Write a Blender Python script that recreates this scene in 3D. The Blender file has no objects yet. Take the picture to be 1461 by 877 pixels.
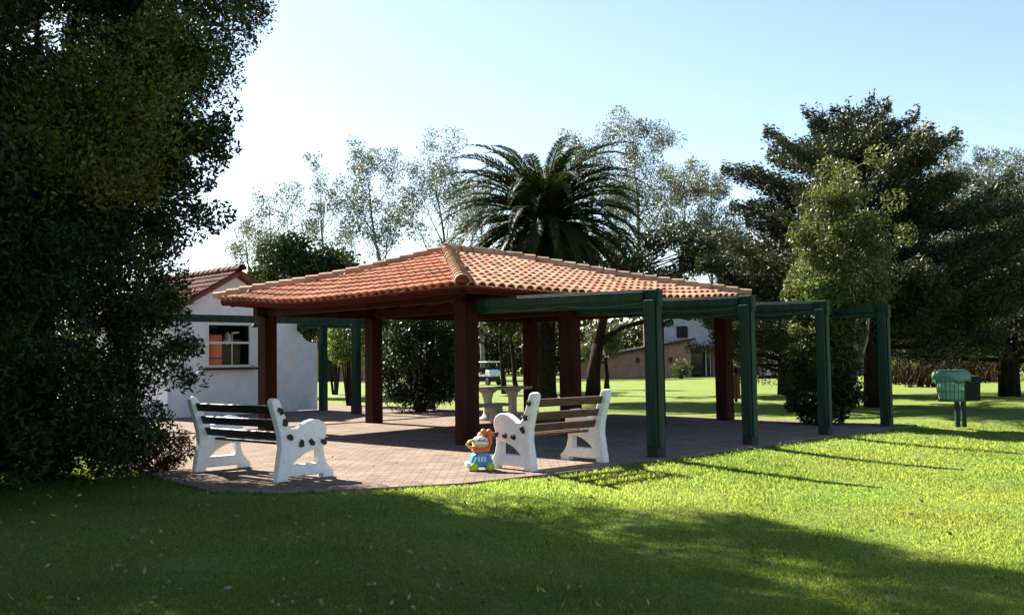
import bpy, bmesh, math, random
import numpy as np
from mathutils import Vector, Matrix
random.seed(7)
RNG = np.random.default_rng(11)
SC = bpy.context.scene
COL = SC.collection
R = math.radians

# ------------------------------------------------------------------ camera
FPX, CW, CH = 1400.0, 1461.0, 877.0
PITCH, ROLL = math.atan(76.5 / FPX), R(0.9)
FWD = Vector((0, math.cos(PITCH), math.sin(PITCH)))
UP0 = Vector((0, -math.sin(PITCH), math.cos(PITCH)))
RT0 = Vector((1, 0, 0))
CUP = UP0 * math.cos(ROLL) + RT0 * math.sin(ROLL)
CRT = RT0 * math.cos(ROLL) - UP0 * math.sin(ROLL)
EYE = Vector((0, 0, 1.4))
cam_d = bpy.data.cameras.new('camera')
cam = bpy.data.objects.new('camera', cam_d)
COL.objects.link(cam)
cam_d.sensor_width = 36.0
cam_d.lens = 36.0 * FPX / CW
cam_d.clip_start, cam_d.clip_end = 0.1, 2000
m3 = Matrix((CRT, CUP, -FWD)).transposed()
cam.matrix_world = Matrix.Translation(EYE) @ m3.to_4x4()
SC.camera = cam

def G(px, py, z=0.0):
    """where the sight line through a photo position meets the level z"""
    d = FWD * FPX + CRT * (px - CW / 2) - CUP * (py - CH / 2)
    t = (z - EYE.z) / d.z
    return EYE + d * t

def at(px, py, y):
    """the point of that sight line at distance y"""
    d = FWD * FPX + CRT * (px - CW / 2) - CUP * (py - CH / 2)
    return EYE + d * (y / d.y)

# ------------------------------------------------------------------ light
SUN_EL = R(38.0)
sun_az = Vector((-0.67, 0.74, 0)).normalized()          # where the sun stands, seen from above
to_sun = Vector((sun_az.x * math.cos(SUN_EL), sun_az.y * math.cos(SUN_EL), math.sin(SUN_EL)))
world = bpy.data.worlds.new('World')
SC.world = world
world.use_nodes = True
wn = world.node_tree
bg = wn.nodes['Background']
sky = wn.nodes.new('ShaderNodeTexSky')
sky.sky_type = 'NISHITA'
sky.sun_disc = False
sky.sun_elevation = SUN_EL
sky.sun_rotation = math.atan2(sun_az.x, sun_az.y)
sky.air_density, sky.dust_density, sky.ozone_density = 0.95, 0.45, 0.65
wn.links.new(sky.outputs[0], bg.inputs[0])
bg.inputs[1].default_value = 0.05
sl = bpy.data.lights.new('sun', 'SUN')
sl.energy, sl.angle, sl.color = 5.0, R(0.53), (1.0, 0.94, 0.82)
so = bpy.data.objects.new('sun', sl)
COL.objects.link(so)
so.rotation_euler = (-to_sun).to_track_quat('-Z', 'Y').to_euler()
vs = SC.view_settings
vs.view_transform, vs.look, vs.gamma, vs.use_curve_mapping = 'Standard', 'None', 1.0, False
vs.exposure = 2.25
SC.cycles.max_bounces = 6
SC.cycles.transparent_max_bounces = 8
try:
    SC.cycles.use_denoising = True
except Exception:
    pass

# ------------------------------------------------------------------ materials
def newmat(name):
    m = bpy.data.materials.new(name)
    m.use_nodes = True
    nt = m.node_tree
    return m, nt, nt.nodes['Principled BSDF']

def ramp2(nt, fac, c1, c2, p1=0.35, p2=0.65):
    r = nt.nodes.new('ShaderNodeValToRGB')
    r.color_ramp.elements[0].position, r.color_ramp.elements[1].position = p1, p2
    r.color_ramp.elements[0].color = (*c1, 1)
    r.color_ramp.elements[1].color = (*c2, 1)
    nt.links.new(fac, r.inputs[0])
    return r.outputs[0]

def noise(nt, scale, detail=5, rough=0.6, stretch=None):
    tc = nt.nodes.new('ShaderNodeTexCoord')
    n = nt.nodes.new('ShaderNodeTexNoise')
    n.inputs['Scale'].default_value = scale
    n.inputs['Detail'].default_value = detail
    n.inputs['Roughness'].default_value = rough
    if stretch:
        mp = nt.nodes.new('ShaderNodeMapping')
        mp.inputs['Scale'].default_value = stretch
        nt.links.new(tc.outputs['Object'], mp.inputs[0])
        nt.links.new(mp.outputs[0], n.inputs['Vector'])
    else:
        nt.links.new(tc.outputs['Object'], n.inputs['Vector'])
    return n.outputs[0]

def mixc(nt, fac, a, b, mode='MIX'):
    m = nt.nodes.new('ShaderNodeMix')
    m.data_type, m.blend_type = 'RGBA', mode
    for s, v in ((m.inputs[0], fac), (m.inputs[6], a), (m.inputs[7], b)):
        if hasattr(v, 'links'):
            nt.links.new(v, s)
        elif isinstance(v, (int, float)):
            s.default_value = v
        else:
            s.default_value = (*v, 1)
    return m.outputs[2]

def bump(nt, bs, h, strength=0.3, dist=0.01):
    b = nt.nodes.new('ShaderNodeBump')
    b.inputs['Strength'].default_value = strength
    b.inputs['Distance'].default_value = dist
    nt.links.new(h, b.inputs['Height'])
    nt.links.new(b.outputs[0], bs.inputs['Normal'])

def surf(name, c1, c2, scale=6, rough=0.7, bstr=0.2, bdist=0.006, stretch=None, fine=60, spec=0.3, tint=False):
    m, nt, bs = newmat(name)
    c = ramp2(nt, noise(nt, scale, 6, 0.65, stretch), c1, c2)
    if tint:
        a = nt.nodes.new('ShaderNodeAttribute')
        a.attribute_name = 'tint'
        c = mixc(nt, 1.0, c, a.outputs['Color'], 'MULTIPLY')
    if tint:
        c = mixc(nt, 1.0, c, ramp2(nt, noise(nt, 1.1, 7, 0.75), (0.62, 0.60, 0.60), (1.1, 1.08, 1.06), 0.3, 0.6), 'MULTIPLY')
    nt.links.new(c, bs.inputs['Base Color'])
    bs.inputs['Roughness'].default_value = rough
    bs.inputs['Specular IOR Level'].default_value = spec
    if bstr:
        bump(nt, bs, noise(nt, fine, 4, 0.6, stretch), bstr, bdist)
    return m

def leafmat(name, c1, c2, scale=0.5, trans=0.35, rough=0.5, spec=0.25, tcol=None):
    """two leaf colours, tinted per leaf, part of the light passes through the blade"""
    m, nt, bs = newmat(name)
    c = ramp2(nt, noise(nt, scale, 3, 0.6), c1, c2, 0.3, 0.7)
    a = nt.nodes.new('ShaderNodeAttribute')
    a.attribute_name = 'tint'
    c = mixc(nt, 1.0, c, a.outputs['Color'], 'MULTIPLY')
    nt.links.new(c, bs.inputs['Base Color'])
    bs.inputs['Roughness'].default_value = rough
    bs.inputs['Specular IOR Level'].default_value = spec
    tr = nt.nodes.new('ShaderNodeBsdfTranslucent')
    c2_ = mixc(nt, 1.0, c, tcol or (1.3, 1.35, 0.7), 'MULTIPLY')
    nt.links.new(c2_, tr.inputs[0])
    mx = nt.nodes.new('ShaderNodeMixShader')
    mx.inputs[0].default_value = trans
    nt.links.new(bs.outputs[0], mx.inputs[1])
    nt.links.new(tr.outputs[0], mx.inputs[2])
    nt.links.new(mx.outputs[0], nt.nodes['Material Output'].inputs[0])
    return m

M = {}
M['tile'] = surf('roof_tile', (0.36, 0.17, 0.105), (0.45, 0.25, 0.165), 3.5, 0.85, 0.25, 0.006, spec=0.08, tint=True)
M['tile_cap'] = surf('cap_tile', (0.34, 0.19, 0.12), (0.42, 0.28, 0.195), 5, 0.85, 0.25, 0.006, spec=0.08, tint=True)
M['tile_old'] = surf('old_tile', (0.10, 0.03, 0.028), (0.15, 0.05, 0.042), 3, 0.85, 0.2, 0.006, spec=0.08, tint=True)
M['pan'] = surf('pan_tile', (0.13, 0.04, 0.026), (0.2, 0.07, 0.045), 4, 0.9, 0.2)
M['redwood'] = surf('red_wood', (0.020, 0.0058, 0.0042), (0.042, 0.0125, 0.008), 4, 0.75, 0.35, 0.005, (1, 1, 0.12), spec=0.08)
M['soffit'] = surf('soffit_boards', (0.050, 0.008, 0.005), (0.075, 0.013, 0.008), 2, 0.8, 0.2, spec=0.05)
M['greenwood'] = surf('green_paint', (0.003, 0.016, 0.010), (0.013, 0.045, 0.028), 6, 0.55, 0.4, 0.005, (1, 1, 0.1), spec=0.2)
M['boot'] = surf('black_paint', (0.008, 0.010, 0.010), (0.02, 0.02, 0.02), 8, 0.6)
M['cable'] = surf('grey_cable', (0.03, 0.06, 0.05), (0.05, 0.09, 0.075), 8, 0.6, 0)
M['concrete_white'] = surf('white_painted_concrete', (0.68, 0.66, 0.65), (0.80, 0.78, 0.77), 20, 0.8, 0.4, 0.004)
M['slat_dark'] = surf('dark_slat', (0.006, 0.007, 0.009), (0.014, 0.014, 0.015), 6, 0.5, 0.3, 0.003, (8, 1, 8))
M['slat_brown'] = surf('brown_slat', (0.06, 0.03, 0.018), (0.13, 0.07, 0.042), 5, 0.6, 0.4, 0.003, (8, 1, 8))
M['iron'] = surf('dark_iron', (0.012, 0.012, 0.014), (0.03, 0.022, 0.02), 20, 0.6)
M['wall_white'] = surf('white_render', (0.68, 0.64, 0.66), (0.78, 0.75, 0.76), 2.5, 0.9, 0.15, 0.004)
M['wall_bluewhite'] = surf('bluish_white_render', (0.66, 0.69, 0.80), (0.78, 0.80, 0.88), 4, 0.9, 0.2, 0.004)
M['wall_grey'] = surf('grey_render', (0.30, 0.28, 0.30), (0.38, 0.36, 0.37), 2.5, 0.9, 0.15, 0.004)
M['frame_white'] = surf('white_frame', (0.62, 0.60, 0.57), (0.7, 0.68, 0.65), 5, 0.5, 0.05)
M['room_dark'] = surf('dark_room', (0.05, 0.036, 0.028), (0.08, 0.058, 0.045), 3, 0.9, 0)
M['orange'] = surf('orange_paint', (0.72, 0.16, 0.05), (0.8, 0.2, 0.07), 3, 0.5, 0)
M['table'] = surf('table_concrete', (0.24, 0.22, 0.19), (0.33, 0.31, 0.27), 9, 0.85, 0.3)
M['brick'] = None
M['bark'] = surf('bark', (0.014, 0.010, 0.008), (0.034, 0.025, 0.02), 5, 0.95, 0.6, 0.03, (1, 1, 0.25), 18, spec=0.04)
M['bark_pale'] = surf('pale_bark', (0.16, 0.13, 0.10), (0.32, 0.28, 0.22), 3, 0.85, 0.4, 0.02, (1, 1, 0.25), 18)
M['bark_far'] = surf('far_bark', (0.10, 0.09, 0.08), (0.2, 0.18, 0.16), 2, 0.9, 0.3, 0.02)
M['palm_trunk'] = surf('palm_bark', (0.010, 0.008, 0.007), (0.026, 0.019, 0.015), 6, 0.95, 0.8, 0.05, None, 9, spec=0.04)
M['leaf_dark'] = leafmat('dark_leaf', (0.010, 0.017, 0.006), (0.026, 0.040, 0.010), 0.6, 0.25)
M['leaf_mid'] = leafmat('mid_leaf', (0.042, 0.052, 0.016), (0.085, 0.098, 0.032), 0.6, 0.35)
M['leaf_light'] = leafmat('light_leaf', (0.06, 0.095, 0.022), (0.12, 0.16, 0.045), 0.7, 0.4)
M['leaf_painted_sun'] = leafmat('painted_sun_leaf', (0.06, 0.075, 0.014), (0.13, 0.135, 0.025), 1.2, 0.45)
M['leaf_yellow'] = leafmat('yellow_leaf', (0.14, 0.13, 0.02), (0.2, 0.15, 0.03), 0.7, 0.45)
M['leaf_cedar'] = leafmat('cedar_needle', (0.017, 0.023, 0.013), (0.040, 0.046, 0.022), 0.5, 0.15)
M['leaf_euc'] = leafmat('grey_green_leaf', (0.06, 0.066, 0.042), (0.105, 0.105, 0.07), 0.3, 0.3, 0.45, 0.35)
M['leaf_far'] = leafmat('far_leaf', (0.025, 0.032, 0.013), (0.05, 0.056, 0.022), 0.25, 0.3)
M['leaf_flax'] = leafmat('flax_leaf', (0.016, 0.008, 0.006), (0.042, 0.024, 0.014), 0.8, 0.05, 0.9, 0.02)
M['leaf_palm'] = leafmat('palm_leaf', (0.011, 0.018, 0.006), (0.03, 0.040, 0.012), 0.6, 0.2, 0.6, 0.12)
M['leaf_dead'] = leafmat('dead_leaf', (0.03, 0.021, 0.013), (0.065, 0.047, 0.03), 0.6, 0.15)
M['blade'] = leafmat('grass_blade', (0.080, 0.116, 0.018), (0.118, 0.142, 0.030), 0.45, 0.74, 0.5, 0.2, (2.2, 2.25, 1.7))

def lawn_mat():
    m, nt, bs = newmat('lawn')
    c = ramp2(nt, noise(nt, 0.5, 6, 0.65), (0.115, 0.165, 0.026), (0.16, 0.195, 0.045), 0.3, 0.7)
    f = ramp2(nt, noise(nt, 14, 6, 0.75), (0.6, 0.6, 0.6), (1.25, 1.25, 1.2), 0.3, 0.72)
    c = mixc(nt, 1.0, c, f, 'MULTIPLY')
    nt.links.new(c, bs.inputs['Base Color'])
    bs.inputs['Roughness'].default_value = 0.9
    bs.inputs['Specular IOR Level'].default_value = 0.1
    bump(nt, bs, noise(nt, 22, 6, 0.75), 0.7, 0.05)
    return m
M['lawn'] = lawn_mat()

def brick_mat(name, c1, c2, mortar, scale, bw, bh, msize, axes='XY', rot=0.0):
    m, nt, bs = newmat(name)
    tc = nt.nodes.new('ShaderNodeTexCoord')
    mp = nt.nodes.new('ShaderNodeMapping')
    nt.links.new(tc.outputs['Object'], mp.inputs[0])
    if axes == 'XZ':
        mp.inputs['Rotation'].default_value = (R(-90), 0, 0)
    else:
        mp.inputs['Rotation'].default_value = (0, 0, rot)
    b = nt.nodes.new('ShaderNodeTexBrick')
    b.inputs['Color1'].default_value = (*c1, 1)
    b.inputs['Color2'].default_value = (*c2, 1)
    b.inputs['Mortar'].default_value = (*mortar, 1)
    b.inputs['Scale'].default_value = scale
    b.inputs['Brick Width'].default_value = bw
    b.inputs['Row Height'].default_value = bh
    b.inputs['Mortar Size'].default_value = msize
    nt.links.new(mp.outputs[0], b.inputs['Vector'])
    v = ramp2(nt, noise(nt, 1.6, 8, 0.78), (0.55, 0.54, 0.54), (1.2, 1.16, 1.12), 0.28, 0.72)
    c = mixc(nt, 1.0, b.outputs[0], v, 'MULTIPLY')
    nt.links.new(c, bs.inputs['Base Color'])
    bs.inputs['Roughness'].default_value = 0.95
    bs.inputs['Specular IOR Level'].default_value = 0.03
    bump(nt, bs, b.outputs[1], -0.35, 0.008)
    return m
M['paver'] = brick_mat('brick_paving', (0.225, 0.175, 0.142), (0.175, 0.134, 0.11), (0.10, 0.085, 0.07), 1.0, 0.24, 0.12, 0.009)
M['brick'] = brick_mat('brick_wall', (0.36, 0.205, 0.155), (0.30, 0.17, 0.13), (0.28, 0.2, 0.165), 1.0, 0.25, 0.08, 0.01, 'XZ')

def glass_mat(name, c, rough=0.08):
    m, nt, bs = newmat(name)
    bs.inputs['Base Color'].default_value = (*c, 1)
    bs.inputs['Roughness'].default_value = rough
    bs.inputs['Specular IOR Level'].default_value = 0.25
    return m
M['glass_dark'] = glass_mat('dark_glass', (0.012, 0.015, 0.016))
def plastic(name, c, rough=0.35, trans=0.0):
    m, nt, bs = newmat(name)
    cc = ramp2(nt, noise(nt, 9, 4), tuple(x * 0.9 for x in c), c)
    nt.links.new(cc, bs.inputs['Base Color'])
    bs.inputs['Roughness'].default_value = rough
    if trans:
        tr = nt.nodes.new('ShaderNodeBsdfTranslucent')
        nt.links.new(cc, tr.inputs[0])
        mx = nt.nodes.new('ShaderNodeMixShader')
        mx.inputs[0].default_value = trans
        nt.links.new(bs.outputs[0], mx.inputs[1])
        nt.links.new(tr.outputs[0], mx.inputs[2])
        nt.links.new(mx.outputs[0], nt.nodes['Material Output'].inputs[0])
    return m
M['p_blue'] = plastic('blue_plastic', (0.02, 0.28, 0.55))
M['p_lime'] = plastic('lime_plastic', (0.25, 0.5, 0.03))
M['p_orange'] = plastic('orange_plastic', (0.75, 0.15, 0.03))
M['p_yellow'] = plastic('yellow_plastic', (0.75, 0.45, 0.05))
M['p_white'] = plastic('white_plastic', (0.75, 0.72, 0.68))
M['p_pink'] = plastic('pink_plastic', (0.7, 0.35, 0.33))
M['p_green'] = plastic('green_bin_plastic', (0.015, 0.11, 0.06), 0.45)
M['p_black'] = plastic('dark_bin_plastic', (0.010, 0.007, 0.006), 0.9)
M['bag'] = plastic('pale_green_bag', (0.28, 0.50, 0.39), 0.4, 0.6)
M['rubber'] = plastic('rubber', (0.015, 0.015, 0.015), 0.8)
M['screen'] = plastic('hazy_screen', (0.5, 0.52, 0.54), 0.2, 0.5)
M['cart_white'] = plastic('cart_white', (0.7, 0.7, 0.7), 0.3)

# ------------------------------------------------------------------ mesh helpers
class MB:
    def __init__(self):
        self.v, self.f, self.t = [], [], []
    def add(self, vs_, fs, tint=1.0):
        n = len(self.v)
        self.v += [tuple(p) for p in vs_]
        self.f += [tuple(i + n for i in f) for f in fs]
        self.t += [tint] * len(fs)
    def box(self, c, s, rot=None, tint=1.0):
        c = Vector(c)
        q = [Vector((x * s[0] / 2, y * s[1] / 2, z * s[2] / 2)) for x in (-1, 1) for y in (-1, 1) for z in (-1, 1)]
        if rot is not None:
            q = [rot @ p for p in q]
        self.add([c + p for p in q], [(0, 1, 3, 2), (4, 6, 7, 5), (0, 4, 5, 1), (2, 3, 7, 6), (0, 2, 6, 4), (1, 5, 7, 3)], tint)
        return self
    def bar(self, a, b, w, h, upv=(0, 0, 1)):
        a, b = Vector(a), Vector(b)
        d = (b - a).normalized()
        s = d.cross(Vector(upv)).normalized()
        u = s.cross(d)
        self.box((a + b) / 2, ((b - a).length, w, h), Matrix((d, -s, u)).transposed())
        return self
    def tube(self, pts, rad, n=8, caps=True):
        pts = [Vector(p) for p in pts]
        if not hasattr(rad, '__len__'):
            rad = [rad] * len(pts)
        vs_, ref = [], None
        for i, p in enumerate(pts):
            d = (pts[min(i + 1, len(pts) - 1)] - pts[max(i - 1, 0)]).normalized()
            if ref is None:
                ref = d.orthogonal().normalized()
            ref = (ref - d * ref.dot(d)).normalized()
            w = d.cross(ref)
            for k in range(n):
                a = 2 * math.pi * k / n
                vs_.append(p + (ref * math.cos(a) + w * math.sin(a)) * rad[i])
        fs = []
        for i in range(len(pts) - 1):
            for k in range(n):
                k2 = (k + 1) % n
                fs.append((i * n + k, i * n + k2, (i + 1) * n + k2, (i + 1) * n + k))
        if caps:
            fs.append(tuple(range(n - 1, -1, -1)))
            fs.append(tuple((len(pts) - 1) * n + k for k in range(n)))
        self.add(vs_, fs)
        return self
    def lathe(self, prof, c=(0, 0, 0), n=16, axis='z', sx=1.0, sy=1.0):
        vs_, fs = [], []
        c = Vector(c)
        for r, z in prof:
            for k in range(n):
                a = 2 * math.pi * k / n
                x, y = r * math.cos(a) * sx, r * math.sin(a) * sy
                p = (x, y, z) if axis == 'z' else ((z, x, y) if axis == 'x' else (x, z, y))
                vs_.append(c + Vector(p))
        for i in range(len(prof) - 1):
            for k in range(n):
                k2 = (k + 1) % n
                fs.append((i * n + k, i * n + k2, (i + 1) * n + k2, (i + 1) * n + k))
        fs.append(tuple(range(n - 1, -1, -1)))
        fs.append(tuple((len(prof) - 1) * n + k for k in range(n)))
        self.add(vs_, fs)
        return self
    def poly(self, pts, thick_vec):
        n = len(pts)
        t = Vector(thick_vec)
        a = [Vector(p) for p in pts]
        self.add(a + [p + t for p in a], [tuple(range(n - 1, -1, -1)), tuple(range(n, 2 * n))] +
                 [(i, (i + 1) % n, (i + 1) % n + n, i + n) for i in range(n)])
        return self
    def build(self, name, mat, parent=None, smooth=False, bevel=0.0, seg=2, fix=True):
        me = bpy.data.meshes.new(name)
        me.from_pydata(self.v, [], self.f)
        if mat is not None:
            me.materials.append(mat)
        ca = me.color_attributes.new('tint', 'FLOAT_COLOR', 'CORNER')
        arr = []
        for f, t in zip(self.f, self.t):
            tt = (t, t, t, 1) if not hasattr(t, '__len__') else (*t, 1)
            arr += list(tt) * len(f)
        ca.data.foreach_set('color', arr)
        if fix and len(self.v) < 60000:
            bm = bmesh.new()
            bm.from_mesh(me)
            bmesh.ops.recalc_face_normals(bm, faces=bm.faces)
            bm.to_mesh(me)
            bm.free()
        if smooth:
            me.polygons.foreach_set('use_smooth', [True] * len(me.polygons))
        o = bpy.data.objects.new(name, me)
        COL.objects.link(o)
        if parent is not None:
            o.parent = parent
        if bevel:
            bv = o.modifiers.new('bevel', 'BEVEL')
            bv.width, bv.segments, bv.limit_method, bv.angle_limit = bevel, seg, 'ANGLE', R(40)
        return o

def tag(o, label=None, cat=None, group=None, kind=None):
    if label: o['label'] = label
    if cat: o['category'] = cat
    if group: o['group'] = group
    if kind: o['kind'] = kind
    return o
def thing(name, label, cat, loc=(0, 0, 0), rz=0.0, group=None):
    o = bpy.data.objects.new(name, None)
    o.empty_display_size = 0.2
    COL.objects.link(o)
    o.location, o.rotation_euler = loc, (0, 0, rz)
    return tag(o, label, cat, group)

def leaves(name, P, size, mat, parent=None, aspect=0.45, tint=(0.65, 1.3), D=None, dspread=1.0, smin=0.6, flat=0.0, kind=None):
    """P: n x 3 points; every point becomes one small four-cornered leaf"""
    P = np.asarray(P, dtype=np.float64)
    n = len(P)
    d = RNG.normal(size=(n, 3))
    if D is not None:
        d = d * dspread + np.asarray(D)
    d /= np.linalg.norm(d, axis=1)[:, None] + 1e-9
    w = RNG.normal(size=(n, 3))
    if flat:
        w[:, 2] *= (1 - flat)
    w -= d * np.sum(w * d, axis=1)[:, None]
    w /= np.linalg.norm(w, axis=1)[:, None] + 1e-9
    L = size * RNG.uniform(smin, 1.35, n)
    a = P - d * (L * 0.5)[:, None]
    b = P + w * (L * aspect * 0.5)[:, None]
    c = P + d * (L * 0.5)[:, None]
    e = P - w * (L * aspect * 0.5)[:, None]
    V = np.stack([a, b, c, e], axis=1).reshape(-1, 3)
    me = bpy.data.meshes.new(name)
    me.vertices.add(4 * n)
    me.vertices.foreach_set('co', V.astype(np.float32).ravel())
    me.loops.add(4 * n)
    me.loops.foreach_set('vertex_index', np.arange(4 * n, dtype=np.int32))
    me.polygons.add(n)
    me.polygons.foreach_set('loop_start', np.arange(0, 4 * n, 4, dtype=np.int32))
    me.update(calc_edges=True)
    ca = me.color_attributes.new('tint', 'FLOAT_COLOR', 'POINT')
    t = RNG.uniform(tint[0], tint[1], n)
    rg = RNG.uniform(0.9, 1.12, n)
    C = np.ones((n, 4, 4), dtype=np.float32)
    C[:, :, 0] = (t * rg)[:, None]
    C[:, :, 1] = t[:, None]
    C[:, :, 2] = (t / rg)[:, None]
    ca.data.foreach_set('color', C.ravel())
    me.materials.append(mat)
    o = bpy.data.objects.new(name, me)
    COL.objects.link(o)
    if parent is not None:
        o.parent = parent
    if kind:
        o['kind'] = kind
    return o

def blob(c, r, n, shell=0.5):
    """n points in an ellipsoid, pushed outwards by shell"""
    v = RNG.normal(size=(n, 3))
    v /= np.linalg.norm(v, axis=1)[:, None]
    rad = RNG.uniform(0, 1, n) ** (1 / 3)
    rad = rad * (1 - shell) + shell * RNG.uniform(0.75, 1.0, n)
    return np.asarray(c) + v * rad[:, None] * np.asarray(r)

# ------------------------------------------------------------------ ground
UV0 = Vector((-0.79, 16.75, 0))
C45, S45 = math.cos(R(45)), math.sin(R(45))
def UV(u, v, z=0.0):
    return Vector((UV0.x + C45 * u - S45 * v, UV0.y + S45 * u + C45 * v, z))
PATIO = [UV(*p).xy for p in ((8.5, -4.1), (-2.2, -4.05), (-3.6, -3.85), (-4.6, -3.35), (-5.4, -2.75), (-5.8, -2.0), (-5.6, -0.4), (-4.9, 3.0), (-4.4, 7.0), (-4.2, 17.5), (8.5, 17.5))]
PX_ = np.array([[p.x, p.y] for p in PATIO])
def inside(x, y, grow=0.0):
    grow = np.asarray(grow, float) * np.ones_like(x)
    res = np.zeros(x.shape, bool)
    n = len(PX_)
    c = PX_.mean(axis=0)
    W = (PX_ - c) / np.linalg.norm(PX_ - c, axis=1)[:, None]
    j = n - 1
    for i in range(n):
        xi, yi = PX_[i, 0] + W[i, 0] * grow, PX_[i, 1] + W[i, 1] * grow
        xj, yj = PX_[j, 0] + W[j, 0] * grow, PX_[j, 1] + W[j, 1] * grow
        k = ((yi > y) != (yj > y)) & (x < (xj - xi) * (y - yi) / (yj - yi + 1e-12) + xi)
        res ^= k
        j = i
    return res
def lawn_z(x, y):
    """the lawn falls away gently in front of the paving"""
    x, y = np.asarray(x, float), np.asarray(y, float)
    v = -S45 * (x - UV0.x) + C45 * (y - UV0.y)          # along the pergola beams
    u = C45 * (x - UV0.x) + S45 * (y - UV0.y)
    d = np.clip(-4.1 - v, 0, 6) + 0.0
    d2 = np.clip(u - 8.5, 0, 10) * 0.35
    z = -0.035 - 0.17 * (1 - np.exp(-np.maximum(d, 0) / 2.2)) - 0.0 * d2
    und = 0.02 * np.sin(x * 0.7 + 1.3) * np.sin(y * 0.55) * np.clip((d + np.clip(u - 8.5, 0, 10)) / 2, 0, 1)
    return z + und
def make_lawn():
    xs = np.concatenate([np.linspace(-600, -40, 12), np.linspace(-38, -14, 13), np.linspace(-13.5, 15, 96), np.linspace(16, 45, 14), np.linspace(50, 600, 12)])
    ys = np.concatenate([np.linspace(-60, -2, 6), np.linspace(0, 26, 90), np.linspace(27, 60, 20), np.linspace(65, 900, 14)])
    X, Y = np.meshgrid(xs, ys)
    Z = lawn_z(X, Y)
    nx, ny = len(xs), len(ys)
    V = np.stack([X.ravel(), Y.ravel(), Z.ravel()], 1)
    F = [(j * nx + i, j * nx + i + 1, (j + 1) * nx + i + 1, (j + 1) * nx + i) for j in range(ny - 1) for i in range(nx - 1)]
    me = bpy.data.meshes.new('lawn')
    me.from_pydata(V.tolist(), [], F)
    me.materials.append(M['lawn'])
    me.polygons.foreach_set('use_smooth', [True] * len(F))
    o = bpy.data.objects.new('lawn', me)
    COL.objects.link(o)
    o['kind'] = 'structure'
make_lawn()
pb = MB()
pb.poly([(p.x, p.y, -0.12) for p in PATIO], (0, 0, 0.12))
pat = pb.build('patio', M['paver'])
pat['kind'] = 'structure'

def grass():
    n = 620000
    y = 5.0 / (1 - RNG.uniform(0, 1, n) * (1 - 5.0 / 21.0))     # thinner with distance
    x = RNG.uniform(-1, 1, n) * (y * 0.56 + 1.0)
    keep = ~inside(x, y, -0.07 + 0.06 * np.sin(x * 3.1) * np.sin(y * 2.7 + 1) + 0.035 * RNG.normal(size=n))
    x, y = x[keep], y[keep]
    n = len(x)
    clump = np.sin(x * 2.1 + np.sin(y * 1.7) * 2) * np.sin(y * 2.3 + np.sin(x * 1.3) * 2)
    h = (0.024 + 0.013 * clump + 0.016 * RNG.uniform(0, 1, n)) * np.clip(y / 12, 0.75, 1.1)
    h = np.maximum(h, 0.012)
    wd = 0.0036 * np.clip(y / 6.5, 0.8, 2.2)
    an = RNG.uniform(0, 2 * np.pi, n)
    z = lawn_z(x, y) - 0.004
    lean = RNG.normal(size=(n, 2)) * (h * 0.55)[:, None]
    a = np.stack([x - np.cos(an) * wd, y - np.sin(an) * wd, z], 1)
    b = np.stack([x + np.cos(an) * wd, y + np.sin(an) * wd, z], 1)
    c = np.stack([x + lean[:, 0], y + lean[:, 1], z + h], 1)
    V = np.stack([a, b, c], 1).reshape(-1, 3)
    me = bpy.data.meshes.new('grass')
    me.vertices.add(3 * n)
    me.vertices.foreach_set('co', V.astype(np.float32).ravel())
    me.loops.add(3 * n)
    me.loops.foreach_set('vertex_index', np.arange(3 * n, dtype=np.int32))
    me.polygons.add(n)
    me.polygons.foreach_set('loop_start', np.arange(0, 3 * n, 3, dtype=np.int32))
    me.update(calc_edges=True)
    ca = me.color_attributes.new('tint', 'FLOAT_COLOR', 'POINT')
    patch = 0.5 + 0.5 * np.sin(x * 0.9 + 2 * np.sin(y * 0.6)) * np.sin(y * 1.1 + 1.5 * np.sin(x * 0.7 + 1))
    t = RNG.uniform(0.6, 1.35, n) * (0.82 + 0.3 * patch)
    dry = (RNG.uniform(0, 1, n) < 0.08)
    C = np.ones((n, 3, 4), dtype=np.float32)
    p2 = 0.5 + 0.5 * np.sin(x * 1.9 + 1.2 * np.sin(y * 1.3 + 0.4)) * np.sin(y * 1.6 + 1.1 * np.sin(x * 1.1))
    hr = 0.88 + 0.22 * p2
    C[:, :, 0] = np.where(dry, t * 1.9, t * hr)[:, None]
    C[:, :, 1] = np.where(dry, t * 1.3, t)[:, None]
    C[:, :, 2] = np.where(dry, t * 1.8, t)[:, None]
    ca.data.foreach_set('color', C.ravel())
    me.materials.append(M['blade'])
    o = bpy.data.objects.new('grass', me)
    COL.objects.link(o)
    tag(o, 'short green grass blades of the lawn in front of the paving', 'grass', kind='stuff')
grass()

# ------------------------------------------------------------------ pavilion
COLX = [0.0, 2.65, 5.3, 7.9]
VB = 6.4
E0, E1, W0, W1, ZE = -0.72, 7.68, -0.72, 7.12, 2.60
R1, R2 = Vector((2.45, 3.25, 3.72)), Vector((4.1, 3.25, 3.72))
LIFT = (((E0, W1), 0.22), ((E1, W0), 0.13), ((E0, W0), 0.03), ((E1 + 1.1, W1), 0.12))
def lift(p):
    z = 0.0
    for (cx, cy), a in LIFT:
        d2 = (p.x - cx) ** 2 + (p.y - cy) ** 2
        z += a * math.exp(-d2 / 3.6)
    return Vector((p.x, p.y, p.z + z))

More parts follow.
